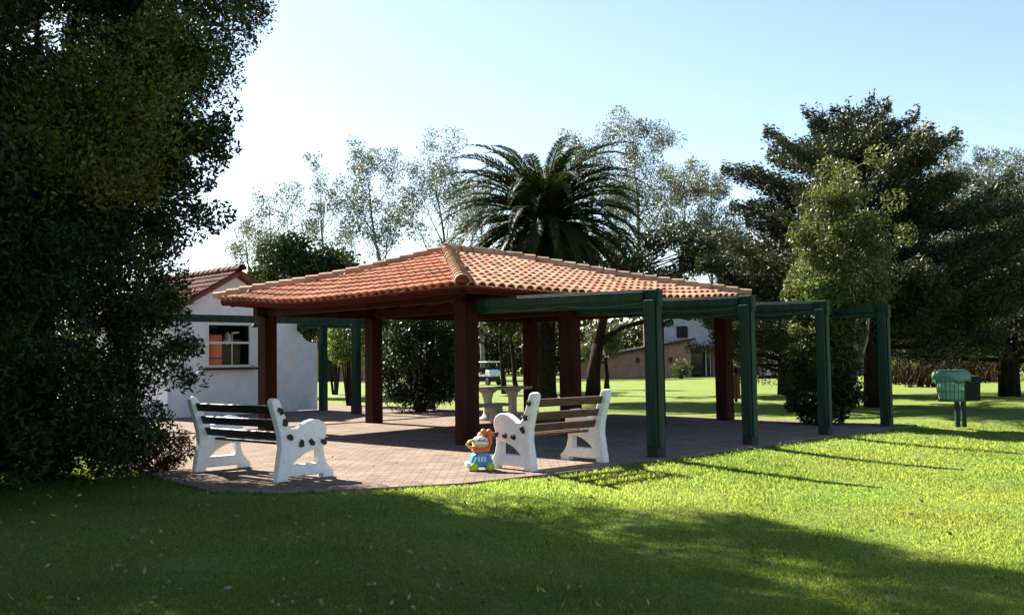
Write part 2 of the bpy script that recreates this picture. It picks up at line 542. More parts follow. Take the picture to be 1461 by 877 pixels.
def tile_slope(mb, A, B, top, tint_rng=(0.7, 1.16), pitch=0.225, course=0.34, lf=lift, hue=(1, 1, 1)):
    """barrel tiles on the slope over eave A-B; top = its upper corners (B side first)"""
    e = (B - A).normalized()
    nrm = e.cross(top[0] - A).normalized()
    if nrm.z < 0:
        nrm = -nrm
    s = nrm.cross(e)
    if s.z < 0:
        s = -s
    poly = [(0, 0), ((B - A).length, 0)] + [((t - A).dot(e), (t - A).dot(s)) for t in top]
    H = max(p[1] for p in poly)
    def inp(a, b):
        r, j = False, len(poly) - 1
        for i in range(len(poly)):
            (xi, yi), (xj, yj) = poly[i], poly[j]
            if (yi > b) != (yj > b) and a < (xj - xi) * (b - yi) / (yj - yi + 1e-12) + xi:
                r = not r
            j = i
        return r
    ncol = int((B - A).length / pitch)
    off = ((B - A).length - ncol * pitch) / 2
    for i in range(ncol):
        a = off + (i + 0.5) * pitch
        for j in range(int(H / course) + 1):
            b0 = j * course - 0.05
            if not inp(a, max(b0 + course * 0.45, 0.02)):
                continue
            L = course + 0.07
            t = random.uniform(*tint_rng)
            w = random.uniform(0.93, 1.05)
            if random.random() < 0.06: t *= 0.6
            tin = (t * hue[0], t * w * hue[1], t * w * w * hue[2])
            ja, jr = random.gauss(0, 0.008), random.gauss(0, 0.022)
            vs_, fs = [], []
            K = 7
            for (bb, rr, hh, lo) in ((b0, 0.098, 0.084, 0.012), (b0 + L, 0.080, 0.066, -0.008)):
                for k in range(K):
                    th = math.pi * k / (K - 1)
                    p = A + e * (a + ja + jr * (bb - b0) - rr * math.cos(th)) + s * bb + nrm * (lo + hh * math.sin(th))
                    vs_.append(lf(p))
            for k in range(K):                                   # inner lip of the lower end
                th = math.pi * k / (K - 1)
                p = A + e * (a + ja - 0.082 * math.cos(th)) + s * b0 + nrm * (0.002 + 0.070 * math.sin(th))
                vs_.append(lf(p))
            vs_ += vs_[:K]
            for k in range(K - 1):
                fs.append((k, k + 1, K + k + 1, K + k))
                fs.append((3 * K + k, 2 * K + k, 2 * K + k + 1, 3 * K + k + 1))
            mb.add(vs_, fs, tin)
    return e, s, nrm

def caps(mb, a, b, r=0.135, step=0.3, tint_rng=(0.85, 1.15), lf=lift, up=0.05):
    """overlapping half-round cap tiles running up from a to b"""
    d = (b - a)
    n = max(2, int(d.length / step))
    dn = d.normalized()
    sd = dn.cross(Vector((0, 0, 1))).normalized()
    un = sd.cross(dn)
    for i in range(n):
        p0, p1 = a + d * (i / n - 0.02), a + d * ((i + 1.2) / n)
        t = random.uniform(*tint_rng)
        K = 9
        vs_, fs = [], []
        yaw = random.gauss(0, 0.006)
        for (p, rr, lo) in ((p0, r, up + 0.03), (p1, r * 0.84, up), (p0, r * 0.86, up + 0.025)):
            for k in range(K):
                th = math.pi * (k / (K - 1) * 1.16 - 0.08)
                vs_.append(lf(p) + sd * (rr * math.cos(th) + yaw) + un * (lo + rr * 0.9 * math.sin(th)))
        vs_ += vs_[:K]
        for k in range(K - 1):
            fs.append((k, k + 1, K + k + 1, K + k))
            fs.append((3 * K + k, 2 * K + k, 2 * K + k + 1, 3 * K + k + 1))
        mb.add(vs_, fs, (t, t, t))

def slab(mb, pts, top_off, thick, div=8):
    """sheet under the tiles that follows the lifted corners; pts = A, B, C, D"""
    A, B, C, D = pts
    nrm = (B - A).cross(D - A).normalized()
    if nrm.z < 0: nrm = -nrm
    g = {}
    vs_, fs = [], []
    for lay, o in enumerate((top_off, top_off - thick)):
        for i in range(div + 1):
            for j in range(div + 1):
                s_, t_ = i / div, j / div
                p = (A * (1 - s_) + B * s_) * (1 - t_) + (D * (1 - s_) + C * s_) * t_
                g[lay, i, j] = len(vs_)
                vs_.append(lift(p + Vector((0, 0, o))))
    for i in range(div):
        for j in range(div):
            fs.append((g[0, i, j], g[0, i + 1, j], g[0, i + 1, j + 1], g[0, i, j + 1]))
            fs.append((g[1, i, j], g[1, i, j + 1], g[1, i + 1, j + 1], g[1, i + 1, j]))
        fs.append((g[0, i, 0], g[1, i, 0], g[1, i + 1, 0], g[0, i + 1, 0]))
    mb.add(vs_, fs)

pav = thing('pavilion', 'open pavilion with a red barrel-tiled hipped roof on dark brown posts', 'pavilion', UV0, R(45))
A_, B_, C_, D_ = (Vector((E0, W0, ZE)), Vector((E1, W0, ZE)), Vector((E1 + 1.1, W1, ZE)), Vector((E0, W1, ZE)))
roof_t, pan_t, under_t = MB(), MB(), MB()
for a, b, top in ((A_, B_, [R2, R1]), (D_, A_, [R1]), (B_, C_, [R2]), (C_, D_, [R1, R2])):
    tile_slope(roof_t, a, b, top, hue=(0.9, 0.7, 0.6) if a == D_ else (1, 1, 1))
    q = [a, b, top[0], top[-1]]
    slab(pan_t, q, 0.0, 0.02)
    slab(under_t, q, -0.025, 0.05)
roof = roof_t.build('roof', M['tile'], pav, smooth=True, fix=False)
pan_t.build('roof_pan', M['pan'], roof)
under_t.build('soffit', M['soffit'], roof)
for a, b in ((A_, R1), (D_, R1), (B_, R2), (C_, R2)):
    m = MB(); caps(m, a, b); hc = m.build('hip_cap', M['tile_cap'], roof, smooth=True, fix=False)
    dn = (b - a).normalized(); sd = dn.cross(Vector((0, 0, 1))).normalized(); un = sd.cross(dn)
    q = lift(a - dn * 0.02) + dn * 0.02
    m = MB(); ring = [q + sd * (0.118 * math.cos(th)) + un * (0.075 + 0.106 * math.sin(th)) for th in np.linspace(-0.25, math.pi + 0.25, 12)]
    m.poly(ring, dn * 0.04); m.build('end_mortar', M['pan'], hc)
m = MB(); caps(m, R1, R2); m.build('ridge_cap', M['tile_cap'], roof, smooth=True, fix=False)
CWD = 0.3
COLB = [0.0, 2.85, 5.75, 8.2]
for cols, y in ((COLX, 0.0), (COLB, VB)):
    for x in cols:
        m = MB()
        m.box((x, y, 1.22), (CWD, CWD, 2.44))
        m.build('column', M['redwood'], pav, bevel=0.012)
for a, b in (((-0.3, -0.0, 2.545), (8.0, 0.0, 2.545)), ((-0.3, VB, 2.545), (8.35, VB, 2.545)), ((0, 0.09, 2.543), (0, VB - 0.09, 2.543)), ((7.9, 0.09, 2.543), (8.2, VB - 0.09, 2.543))):
    MB().bar(a, b, 0.16, 0.2).build('beam', M['redwood'], pav, bevel=0.008)
for x, x2 in zip(COLX[1:3], COLB[1:3]):
    MB().bar((x, 0.09, 2.54), (x2, VB - 0.09, 2.54), 0.12, 0.18).build('tie_beam', M['redwood'], pav, bevel=0.008)
for a, b in ((A_, R1), (D_, R1), (B_, R2), (C_, R2)):
    k = (b - a).normalized()
    m = MB().bar(lift(a + k * 0.25) + Vector((0, 0, -0.14)), a + k * 2.2 + Vector((0, 0, -0.14)), 0.10, 0.13)
    m.bar(a + k * 2.2 + Vector((0, 0, -0.14)), b + Vector((0, 0, -0.14)), 0.10, 0.13)
    m.build('hip_rafter', M['redwood'], pav)
def rafters():
    n = 0
    for x in np.arange(E0 + 0.5, E1 - 0.3, 0.62):
        for a, top, w0 in ((W0, R1.y, 1), (W1, R1.y, -1)):
            p0 = Vector((x, a + 0.12 * w0, 0)); 
            run = min(1.5, abs(R1.y - a) * min((x - E0) / (R1.x - E0), (E1 - x) / (E1 - R2.x), 1))
            if run < 0.35: continue
            sl_ = (R1.z - ZE) / abs(R1.y - a)
            p1 = Vector((x, a + run * w0, 0))
            q0 = lift(Vector((p0.x, p0.y, ZE + 0.12 * sl_ - 0.11))); q1 = lift(Vector((p1.x, p1.y, ZE + run * sl_ - 0.11)))
            MB().bar(q0, q1, 0.06, 0.09).build('rafter', M['redwood'], pav)
    for y in np.arange(W0 + 0.5, W1 - 0.3, 0.62):
        run = min(1.5, (R1.x - E0) * min((y - W0) / (R1.y - W0), (W1 - y) / (W1 - R1.y), 1))
        if run < 0.35: continue
        sl_ = (R1.z - ZE) / (R1.x - E0)
        q0 = lift(Vector((E0 + 0.12, y, ZE + 0.12 * sl_ - 0.11))); q1 = lift(Vector((E0 + run, y, ZE + run * sl_ - 0.11)))
        MB().bar(q0, q1, 0.06, 0.09).build('rafter', M['redwood'], pav)
rafters()
def fascia(a, b):
    m = MB()
    n = 14
    d = (b - a).normalized()
    inw = Vector((-d.y, d.x, 0)) * 0.05
    for lay in (0, 1):
        for i in range(n + 1):
            p = lift(a.lerp(b, i / n) + inw + inw * lay * 0.6)
            m.v += [tuple(p + Vector((0, 0, 0.0))), tuple(p + Vector((0, 0, -0.12)))]
    q = 2 * (n + 1)
    for i in range(n):
        k = 2 * i
        m.f += [(k, k + 1, k + 3, k + 2), (q + k, q + k + 2, q + k + 3, q + k + 1), (k + 1, q + k + 1, q + k + 3, k + 3), (k, k + 2, q + k + 2, q + k)]
    m.t = [1.0] * len(m.f)
    m.build('fascia', M['soffit'], pav)
for a, b in ((A_, B_), (B_, C_), (C_, D_), (D_, A_)):
    fascia(a, b)

# pergola frames on the right: one post and one beam each
PV = -3.82
FL = ['nearest of the green pergola posts, by the right white bench', 'second green pergola post from the white bench, standing on the paving edge',
      'green pergola post in front of the slender light leaved tree', 'farthest green pergola post, before the big cedar trunk']
for k, x in enumerate((0.18, 2.70, 5.22, 7.74)):
    z0 = 2.40
    pg = thing('pergola_frame', FL[k], 'pergola', UV(x, PV), R(45), 'green pergola frames along the paving edge')
    m = MB()
    m.box((0, 0, z0 / 2 + 0.06), (0.12, 0.22, z0 - 0.12))
    m.box((-0.085, 0, z0 / 2 + 0.0), (0.05, 0.17, z0 - 0.3))
    m.box((0.085, 0, z0 / 2 - 0.28), (0.05, 0.17, z0 - 0.87))
    m.box((0.083, 0, z0 - 0.45), (0.045, 0.12, 0.8))
    post = m.build('post', M['greenwood'], pg, bevel=0.006)
    MB().box((0, 0, 0.075), (0.19, 0.19, 0.15)).build('boot', M['boot'], post, bevel=0.006)
    m = MB()
    m.bar((0.012, -0.125, z0 - 0.125), (0.012, 3.66, z0 - 0.05), 0.13, 0.26)
    m.bar((-0.075, 0.115, z0 - 0.085), (-0.075, 3.66, z0 - 0.015), 0.035, 0.13)
    m.build('beam', M['greenwood'], pg, bevel=0.006)
    for zb in (z0 - 0.07, z0 - 0.2):
        MB().lathe([(0.004, -0.135), (0.016, -0.133), (0.016, -0.12), (0.004, -0.118)], (0.0, 0, zb), 8, 'y').build('bolt', M['iron'], post)
    pts = []
    for i in range(25):
        t = i / 24
        pts.append((-0.075, 0.13 + 3.2 * t, z0 - 0.185 + 0.06 * t - 0.045 * math.sin(math.pi * ((t * 2.0) % 1.0))))
    MB().tube(pts, 0.009, 6).build('cable', M['cable'], pg, smooth=True)
# pergola on the far side
pl = thing('pergola_frame', 'green pergola with a long beam before the white kiosk', 'pergola', UV(0, 10.2), R(45), 'green pergola frames along the paving edge')
MB().bar((-1.6, 0, 2.58), (8.1, 0, 2.58), 0.12, 0.18).build('beam', M['greenwood'], pl, bevel=0.006)
for x in (-1.4, 5.1, 7.8):
    m = MB(); m.box((x, 0, 1.245), (0.2, 0.2, 2.49)); p = m.build('post', M['greenwood'], pl, bevel=0.006)
    MB().box((x, 0, 0.12), (0.22, 0.22, 0.24)).build('boot', M['boot'], p)
lm = thing('pendant_lamp', 'small dark dome lamp under the green beam above the kiosk window', 'lamp', UV(1.95, 10.2, 2.49), 0)
MB().lathe([(0.02, 0.0), (0.03, -0.02), (0.09, -0.05), (0.12, -0.11), (0.10, -0.115)], n=14).build('lamp_shade', M['boot'], lm, smooth=True)
pf = thing('pergola_frame', 'green post and crossbeam standing beside the stepped white wing wall', 'pergola', UV(5.80, 12.86), R(45), 'green pergola frames along the paving edge')
MB().box((0, 0, 1.25), (0.2, 0.2, 2.5)).build('post', M['greenwood'], pf, bevel=0.006)
MB().bar((-0.85, 0, 2.58), (2.3, 0, 2.58), 0.12, 0.155).build('beam', M['greenwood'], pf, bevel=0.006)

# ------------------------------------------------------------------ kiosk
KV = 13.2
ki = thing('kiosk', 'small white kiosk with a dark red tiled gable roof and sliding window', 'kiosk', UV(0, KV), R(45))
ku0, ku1, kd, ke, kr = 1.0, 5.1, 4.6, 2.78, 3.95
kc = (ku0 + ku1) / 2
wx0, wx1, wz0, wz1 = 2.14, 3.62, 1.36, 2.64
m = MB()
T = 0.15
def quadbox(x0, x1, z0, z1): m.box(((x0 + x1) / 2, T / 2, (z0 + z1) / 2), (x1 - x0, T, z1 - z0))
quadbox(ku0, wx0, 0, ke); quadbox(wx1, ku1, 0, ke); quadbox(wx0, wx1, 0, wz0); quadbox(wx0, wx1, wz1, ke)
m.poly([(ku0, 0, ke), (ku1, 0, ke), (kc, 0, kr)], (0, T, 0))
m.box((ku0 + T / 2, T + (kd - T) / 2, ke / 2), (T, kd - T, ke))
m.box((ku1 - T / 2, T + (kd - T) / 2, ke / 2), (T, kd - T, ke))
m.box((kc, kd + T / 2 , ke / 2), (ku1 - ku0, T, ke))
m.poly([(ku0, kd, ke), (ku1, kd, ke), (kc, kd, kr)], (0, T, 0))
m.build('wall', M['wall_white'], ki)
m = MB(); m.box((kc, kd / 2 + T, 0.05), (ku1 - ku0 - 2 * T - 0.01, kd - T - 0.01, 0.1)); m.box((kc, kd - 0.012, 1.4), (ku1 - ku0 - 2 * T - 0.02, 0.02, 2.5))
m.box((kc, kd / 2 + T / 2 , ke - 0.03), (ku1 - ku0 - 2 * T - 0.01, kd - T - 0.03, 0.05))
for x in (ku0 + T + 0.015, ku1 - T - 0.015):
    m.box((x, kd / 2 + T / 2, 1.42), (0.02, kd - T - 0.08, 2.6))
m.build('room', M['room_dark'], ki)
rt, rp = MB(), MB()
ov, oy = 0.28, 0.30
sl_ = (kr - ke) / (kc - ku0)
ridge_a, ridge_b = Vector((kc, -oy, kr + 0.14)), Vector((kc, kd + oy, kr + 0.14))
for sx in (-1, 1):
    xe = ku0 - ov if sx < 0 else ku1 + ov
    ze = ke + 0.14 - ov * sl_
    a, b = Vector((xe, -oy, ze)), Vector((xe, kd + oy, ze))
    tile_slope(rt, a, b, [ridge_b, ridge_a], (0.7, 1.2), lf=lambda p: p)
    q = [a, b, ridge_b, ridge_a]
    rp.add([p for p in q] + [p - Vector((0, 0, 0.1)) for p in q], [(0, 1, 2, 3), (7, 6, 5, 4), (0, 4, 5, 1), (1, 5, 6, 2), (2, 6, 7, 3), (3, 7, 4, 0)])
kroof = rt.build('roof', M['tile_old'], ki, smooth=True, fix=False)
rp.build('roof_deck', M['pan'], kroof)
m = MB(); caps(m, ridge_a, ridge_b, lf=lambda p: p); m.build('ridge_cap', M['tile_old'], kroof, smooth=True, fix=False)
# window
w = MB()
for (x0, x1, z0, z1) in ((wx0, wx1, wz1 - 0.09, wz1 + 0.06), (wx0 - 0.06, wx0 + 0.05, wz0, wz1 - 0.09), (wx1 - 0.14, wx1 + 0.06, wz0, wz1 - 0.09), (wx0, wx1, wz0 - 0.01, wz0 + 0.06), (wx0, wx1 - 0.14, 2.02, 2.08)):
    w.box(((x0 + x1) / 2, -0.015, (z0 + z1) / 2), (x1 - x0, 0.09, z1 - z0))
wf = w.build('window', M['frame_white'], ki, bevel=0.006)
MB().box(((wx0 + wx1) / 2, -0.07, wz0 - 0.05), (wx1 - wx0 + 0.14, 0.2, 0.06)).build('sill', M['iron'], wf)
def clear_glass():
    m_, nt, bs = newmat('clear_glass')
    g = nt.nodes.new('ShaderNodeBsdfGlossy'); g.inputs['Roughness'].default_value = 0.03
    t_ = nt.nodes.new('ShaderNodeBsdfTransparent')
    mx = nt.nodes.new('ShaderNodeMixShader'); mx.inputs[0].default_value = 0.006
    nt.links.new(t_.outputs[0], mx.inputs[1]); nt.links.new(g.outputs[0], mx.inputs[2])
    nt.links.new(mx.outputs[0], nt.nodes['Material Output'].inputs[0])
    return m_
M['glass'] = clear_glass()
MB().box(((wx0 + wx1) / 2 - 0.05, 0.05, 1.71), (wx1 - wx0 - 0.2, 0.008, 0.6)).build('pane', M['glass'], wf)
MB().box(((wx0 + wx1) / 2 - 0.05, 0.02, 2.31), (wx1 - wx0 - 0.2, 0.008, 0.45)).build('pane', M['glass'], wf)
fr = thing('cabinet', 'orange metal cabinet seen through the kiosk window', 'cabinet', UV(2.62, KV + 0.75), R(45))
m = MB(); m.box((0, 0, 1.2), (0.55, 0.5, 2.2)); m.build('body', M['orange'], fr, bevel=0.015)
MB().box((0.0, -0.262, 1.62), (0.5, 0.02, 0.03)).build('handle', M['iron'], fr)
fan = thing('pedestal_fan', 'white pedestal fan standing beside the orange cabinet in the kiosk', 'fan', UV(3.24, KV + 0.55, 0.1), R(45))
MB().tube([(0, 0, 0.0), (0, 0, 2.25)], 0.022, 8).build('pole', M['p_white'], fan)
MB().lathe([(0.2, 0), (0.2, 0.03), (0.03, 0.05)], n=20).build('base', M['p_white'], fan)
MB().lathe([(0.05, -0.05), (0.17, -0.03), (0.19, 0.0), (0.17, 0.03), (0.05, 0.05)], (-0.16, 0, 2.1), 18, 'x', 1.0, 1.0).build('head', M['p_white'], fan, smooth=True)
MB().bar((0, 0, 2.25), (0.22, 0, 2.27), 0.05, 0.06).build('arm', M['p_white'], fan)
# wing wall
ww = MB()
prof = [(5.12, 0.02), (5.84, 0.02), (5.84, 2.06), (5.6, 2.07), (5.46, 2.12), (5.32, 2.24), (5.2, 2.36), (5.12, 2.42)]
ww.poly([(x, 0.03, z) for x, z in prof], (0, 0.14, 0))
wo = ww.build('wing_wall', M['wall_bluewhite'])
wo.location, wo.rotation_euler = UV(0, KV), (0, 0, R(45))
tag(wo, 'bluish white wing wall with a curved stepped top beside the kiosk', 'wall')

# ------------------------------------------------------------------ benches
def side_profile(D=0.86):
    o = [(0.0, 0.0), (0.02, 0.12), (0.05, 0.28), (0.075, 0.40), (0.06, 0.54), (0.0, 0.72), (-0.07, 0.90), (-0.085, 0.96), (-0.06, 0.995), (-0.01, 1.0), (0.045, 0.975), (0.07, 0.92),
         (0.14, 0.78), (0.20, 0.66), (0.26, 0.615), (0.33, 0.615), (0.42, 0.66), (0.52, 0.705), (0.62, 0.725), (0.72, 0.715), (0.80, 0.68), (0.845, 0.62), (0.845, 0.55),
         (0.81, 0.48), (0.79, 0.40), (0.795, 0.30), (0.83, 0.20), (0.90, 0.12), (0.97, 0.075), (0.97, 0.0), (0.78, 0.0), (0.78, 0.05), (0.18, 0.05), (0.18, 0.0)]
    h = [(0.25, 0.19), (0.70, 0.19), (0.70, 0.355), (0.60, 0.35), (0.47, 0.315), (0.35, 0.26)]
    return [(x * D, z) for x, z in o], [(x * D, z) for x, z in h]
def frame_mesh(y, th=0.11):
    bm = bmesh.new()
    o, h = side_profile()
    lo = [bm.verts.new((x, y - th / 2, z)) for x, z in o]
    lh = [bm.verts.new((x, y - th / 2, z)) for x, z in h]
    es = [bm.edges.new((lo[i], lo[(i + 1) % len(lo)])) for i in range(len(lo))] + [bm.edges.new((lh[i], lh[(i + 1) % len(lh)])) for i in range(len(lh))]
    r = bmesh.ops.triangle_fill(bm, use_beauty=True, edges=es)
    fs = [f for f in r['geom'] if isinstance(f, bmesh.types.BMFace)]
    # drop triangles lying in the hole
    hx = [p[0] for p in h]
    def in_hole(c):
        rr, j = False, len(h) - 1
        for i in range(len(h)):
            if (h[i][1] > c.z) != (h[j][1] > c.z) and c.x < (h[j][0] - h[i][0]) * (c.z - h[i][1]) / (h[j][1] - h[i][1]) + h[i][0]:
                rr = not rr
            j = i
        return rr
    bad = [f for f in fs if in_hole(f.calc_center_median())]
    if bad:
        bmesh.ops.delete(bm, geom=bad, context='FACES_ONLY')
    bmesh.ops.dissolve_limit(bm, angle_limit=0.01, verts=[], edges=[e for e in bm.edges if len(e.link_faces) == 2])
    g = bmesh.ops.extrude_face_region(bm, geom=list(bm.faces))
    bmesh.ops.translate(bm, verts=[v for v in g['geom'] if isinstance(v, bmesh.types.BMVert)], vec=(0, th, 0))
    bmesh.ops.recalc_face_normals(bm, faces=bm.faces)
    me = bpy.data.meshes.new('side_frame')
    bm.to_mesh(me); bm.free()
    me.materials.append(M['concrete_white'])
    return me
SLATS = [(0.030, 0.86, 72), (0.105, 0.69, 68), (0.165, 0.535, 66), (0.34, 0.425, 4), (0.50, 0.435, -4), (0.66, 0.45, -6)]
def bench(label, loc, rz, L, mat, hgt=1.0, sag=0.0):
    b = thing('garden_bench', label, 'bench', loc, rz, 'white concrete garden benches')
    for s in (-1, 1):
        o = bpy.data.objects.new('side_frame', frame_mesh(s * L / 2))
        COL.objects.link(o); o.parent = b
        bv = o.modifiers.new('bevel', 'BEVEL'); bv.width, bv.segments, bv.limit_method, bv.angle_limit = 0.014, 3, 'ANGLE', R(50)
        for (x, z, a) in SLATS:
            mm = MB()
            mm.box((x, s * (L / 2 + 0.07), z), (0.055, 0.035, 0.05), Matrix.Rotation(random.uniform(-0.4, 0.4), 3, 'Y'))
            mm.box((x + random.uniform(-.03, .03), s * (L / 2 + 0.066), z + random.uniform(-.035, .035)), (0.05, 0.022, 0.06), Matrix.Rotation(random.uniform(-0.8, 0.8), 3, 'Y'))
            mm.build('bolt', M['iron'], o, bevel=0.006)
    for (x, z, a) in SLATS:
        mm = MB()
        mm.box((x, 0, z), (0.105, L - 0.10, 0.034), Matrix.Rotation(R(a), 3, 'Y'))
        mm.build('slat', mat, b, bevel=0.006)
    return b
# left bench faces the pavilion along u; right bench faces along v
lbn, lbf = G(392, 688), G(276, 673.5)
lb_dir = (lbf - lbn)
LL = lb_dir.length
bl = bench('white concrete bench with black slats in the shade of the big left tree', (lbn + lbf) / 2 , math.atan2(lb_dir.y, lb_dir.x) - R(90), LL, M['slat_dark'])
rbn, rbf = G(764, 672.5), G(866, 660)
rb_dir = (rbf - rbn)
br = bench('white concrete bench with brown wooden slats beside the colourful toy', (rbn + rbf) / 2, math.atan2(rb_dir.y, rb_dir.x) + R(90), rb_dir.length, M['slat_brown'])

# ------------------------------------------------------------------ toy
tp = G(686, 671)
toy = thing('toy_walker', 'colourful plastic baby walker toy in blue, orange and yellow on the paving', 'toy', tp + Vector((0, 0.05, 0)), R(12))
toy.scale = (0.94,) * 3
m = MB()
pr = [(-0.15, 0.05), (0.15, 0.05), (0.155, 0.12), (0.12, 0.22), (0.075, 0.245), (-0.075, 0.245), (-0.12, 0.22), (-0.155, 0.12)]
m.poly([(x, -0.11, z) for x, z in pr], (0, 0.22, 0))
body = m.build('body', M['p_blue'], toy, smooth=False, bevel=0.03, seg=3)
m = MB()
for x0 in (-0.045, -0.005, 0.035):
    m.box((x0, -0.115, 0.16), (0.026, 0.02, 0.075), None)
m.build('panel', M['p_white'], body, bevel=0.008)
m = MB().box((-0.1, -0.108, 0.15), (0.03, 0.02, 0.09), Matrix.Rotation(R(22), 3, 'Y')); m.build('window', M['p_white'], body, bevel=0.008)
MB().box((-0.18, 0, 0.085), (0.07, 0.2, 0.06)).build('bumper', M['p_white'], body, bevel=0.02, seg=3)
for sx in (-0.11, 0.11):
    for sy in (-0.12, 0.12):
        wv = MB().lathe([(0.02, -0.028), (0.05, -0.026), (0.058, -0.015), (0.058, 0.015), (0.05, 0.026), (0.02, 0.028)], (sx, sy, 0.058), 18, 'y').build('wheel', M['p_lime'], toy, smooth=False)
        MB().lathe([(0.005, -0.034), (0.024, -0.032), (0.024, 0.032), (0.005, 0.034)], (sx, sy, 0.058), 12, 'y').build('hub', M['p_yellow'], wv)
m = MB().lathe([(0.04, 0.24), (0.115, 0.25), (0.13, 0.275), (0.10, 0.30), (0.05, 0.31)], n=20, sy=0.8); m.build('collar', M['p_orange'], toy, smooth=True)
m = MB().lathe([(0.06, 0.295), (0.11, 0.33), (0.12, 0.38), (0.10, 0.435), (0.05, 0.465), (0.01, 0.47)], (0.0, 0, 0), 20, 'z', 1.0, 0.75); face = m.build('face_panel', M['p_white'], toy, smooth=True)
for k, (zz, mm_) in enumerate(((0.345, 'p_yellow'), (0.40, 'p_orange'))):
    rr = 0.117 if k == 0 else 0.116
    MB().tube([(rr * math.cos(a), 0.75 * rr * math.sin(a), zz + 0.008 * math.sin(3 * a)) for a in np.linspace(-2.9, -0.3, 15)], 0.008, 6).build('stripe', M[mm_], face, smooth=True)
for x in (-0.035, 0.03):
    MB().lathe([(0.003, -0.012), (0.014, -0.01), (0.018, 0.0), (0.003, 0.006)], (x, -0.082, 0.425), 10, 'y').build('button', M['p_blue'], face, smooth=True)
m = MB()
for k in range(7):
    a = R(-160 + 23 * k)
    m.tube([(0.10 * math.cos(a), 0.078 * math.sin(a), 0.275), (0.125 * math.cos(a), 0.10 * math.sin(a), 0.33)], [0.018, 0.008], 8)
m.build('fringe', M['p_orange'], toy, smooth=True)
m = MB().tube([(-0.07, -0.02, 0.42), (-0.16, -0.03, 0.40), (-0.2, -0.03, 0.36), (-0.15, -0.03, 0.32), (-0.08, -0.03, 0.30)], 0.02, 10); m.build('handle', M['p_yellow'], toy, smooth=True)
m = MB().tube([(0.10, -0.01, 0.30), (0.14, -0.01, 0.38), (0.13, -0.01, 0.45), (0.10, 0.0, 0.49)], [0.025, 0.028, 0.03, 0.03], 10); arm = m.build('arm', M['p_orange'], toy, smooth=True)
for (x, z, r) in ((0.045, 0.515, 0.05), (0.12, 0.515, 0.045), (0.16, 0.485, 0.035)):
    MB().lathe([(0.01, -r), (r * 0.7, -r * 0.7), (r, 0), (r * 0.7, r * 0.7), (0.01, r)], (x, 0, z), 14).build('knob', M['p_orange'], arm, smooth=True)
MB().lathe([(0.01, -0.05), (0.045, -0.03), (0.055, 0), (0.045, 0.03), (0.01, 0.05)], (0.02, 0.06, 0.47), 14).build('ear', M['p_pink'], toy, smooth=True)

# ------------------------------------------------------------------ litter bins
bp = G(1371, 609, -0.06)
st = thing('bin_stand', 'pair of dark green posts carrying two litter bins on the lawn', 'stand', bp, R(0))
for x in (-0.062, 0.066):
    MB().box((x, 0, 0.52), (0.085, 0.07, 1.04)).build('post', M['greenwood'], st, bevel=0.006)
MB().box((0.0, 0.0, 0.98), (0.40, 0.03, 0.05)).build('crossbar', M['greenwood'], st)
gb = thing('litter_bin', 'round green litter bin lined with a pale green plastic bag', 'bin', bp + Vector((-0.20, -0.06, 0.52)), 0, 'litter bins on the lawn')
m = MB()
for k in range(20):
    a = 2 * math.pi * (k + 0.5) / 20
    m.tube([(0.24 * math.cos(a), 0.24 * math.sin(a), 0.02), (0.285 * math.cos(a), 0.285 * math.sin(a), 0.6)], 0.006, 5)
for z, r_ in ((0.2, 0.257), (0.4, 0.272)):
    m.tube([(r_ * math.cos(a), r_ * math.sin(a), z) for a in np.linspace(0, 2 * math.pi, 29)], 0.006, 5)
m.lathe([(0.20, 0.0), (0.25, 0.0), (0.255, 0.05), (0.245, 0.05), (0.24, 0.012), (0.20, 0.012)], n=28)
m.build('body', M['p_green'], gb)
MB().tube([(0.29 * math.cos(a), 0.29 * math.sin(a), 0.605) for a in np.linspace(0, 2 * math.pi, 29)], 0.022, 8).build('rim', M['p_green'], gb, smooth=True)
def bag():
    vs_, fs = [], []
    n, rows = 48, [(0.0, 0.268, 0.0), (0.0, 0.325, 0.57), (0.015, 0.345, 0.50), (0.02, 0.335, 0.42), (0.0, 0.30, 0.47), (0.0, 0.262, 0.55), (0.0, 0.25, 0.35), (0.0, 0.235, 0.15), (0.0, 0.21, 0.03)]
    rows[0] = (0.0, 0.285, 0.632)
    for i, (j, r, z) in enumerate(rows):
        for k in range(n):
            a = 2 * math.pi * k / n
            puff = 0.0 if i in (0, 5) else (0.4 if i > 5 else 1) * 0.012 * math.sin(a * 9 + i * 1.3) + 0.008 * math.sin(a * 17 + i)
            droop = 0.05 * math.sin(a * 2 + 0.6) + 0.03 * math.sin(a * 5) if i in (2, 3) else 0
            flare = 0.05 * max(0, math.cos(a - 0.2)) if i in (1, 2, 3) else 0
            vs_.append(((r + puff + flare) * math.cos(a), (r + puff) * math.sin(a), z + droop))
    for i in range(len(rows) - 1):
        for k in range(n):
            k2 = (k + 1) % n
            fs.append((i * n + k, i * n + k2, (i + 1) * n + k2, (i + 1) * n + k))
    mb = MB(); mb.add(vs_, fs)
    o = mb.build('bin_bag', M['bag'], None, smooth=True)
    o.location = gb.location
    tag(o, 'pale green translucent bag folded over the round green bin', 'bag')
bag()
db = thing('litter_bin', 'dark brown box shaped litter bin behind the green one', 'bin', bp + Vector((0.21, 0.10, 0.52)), 0, 'litter bins on the lawn')
m = MB()
a0, a1 = 0.17, 0.19
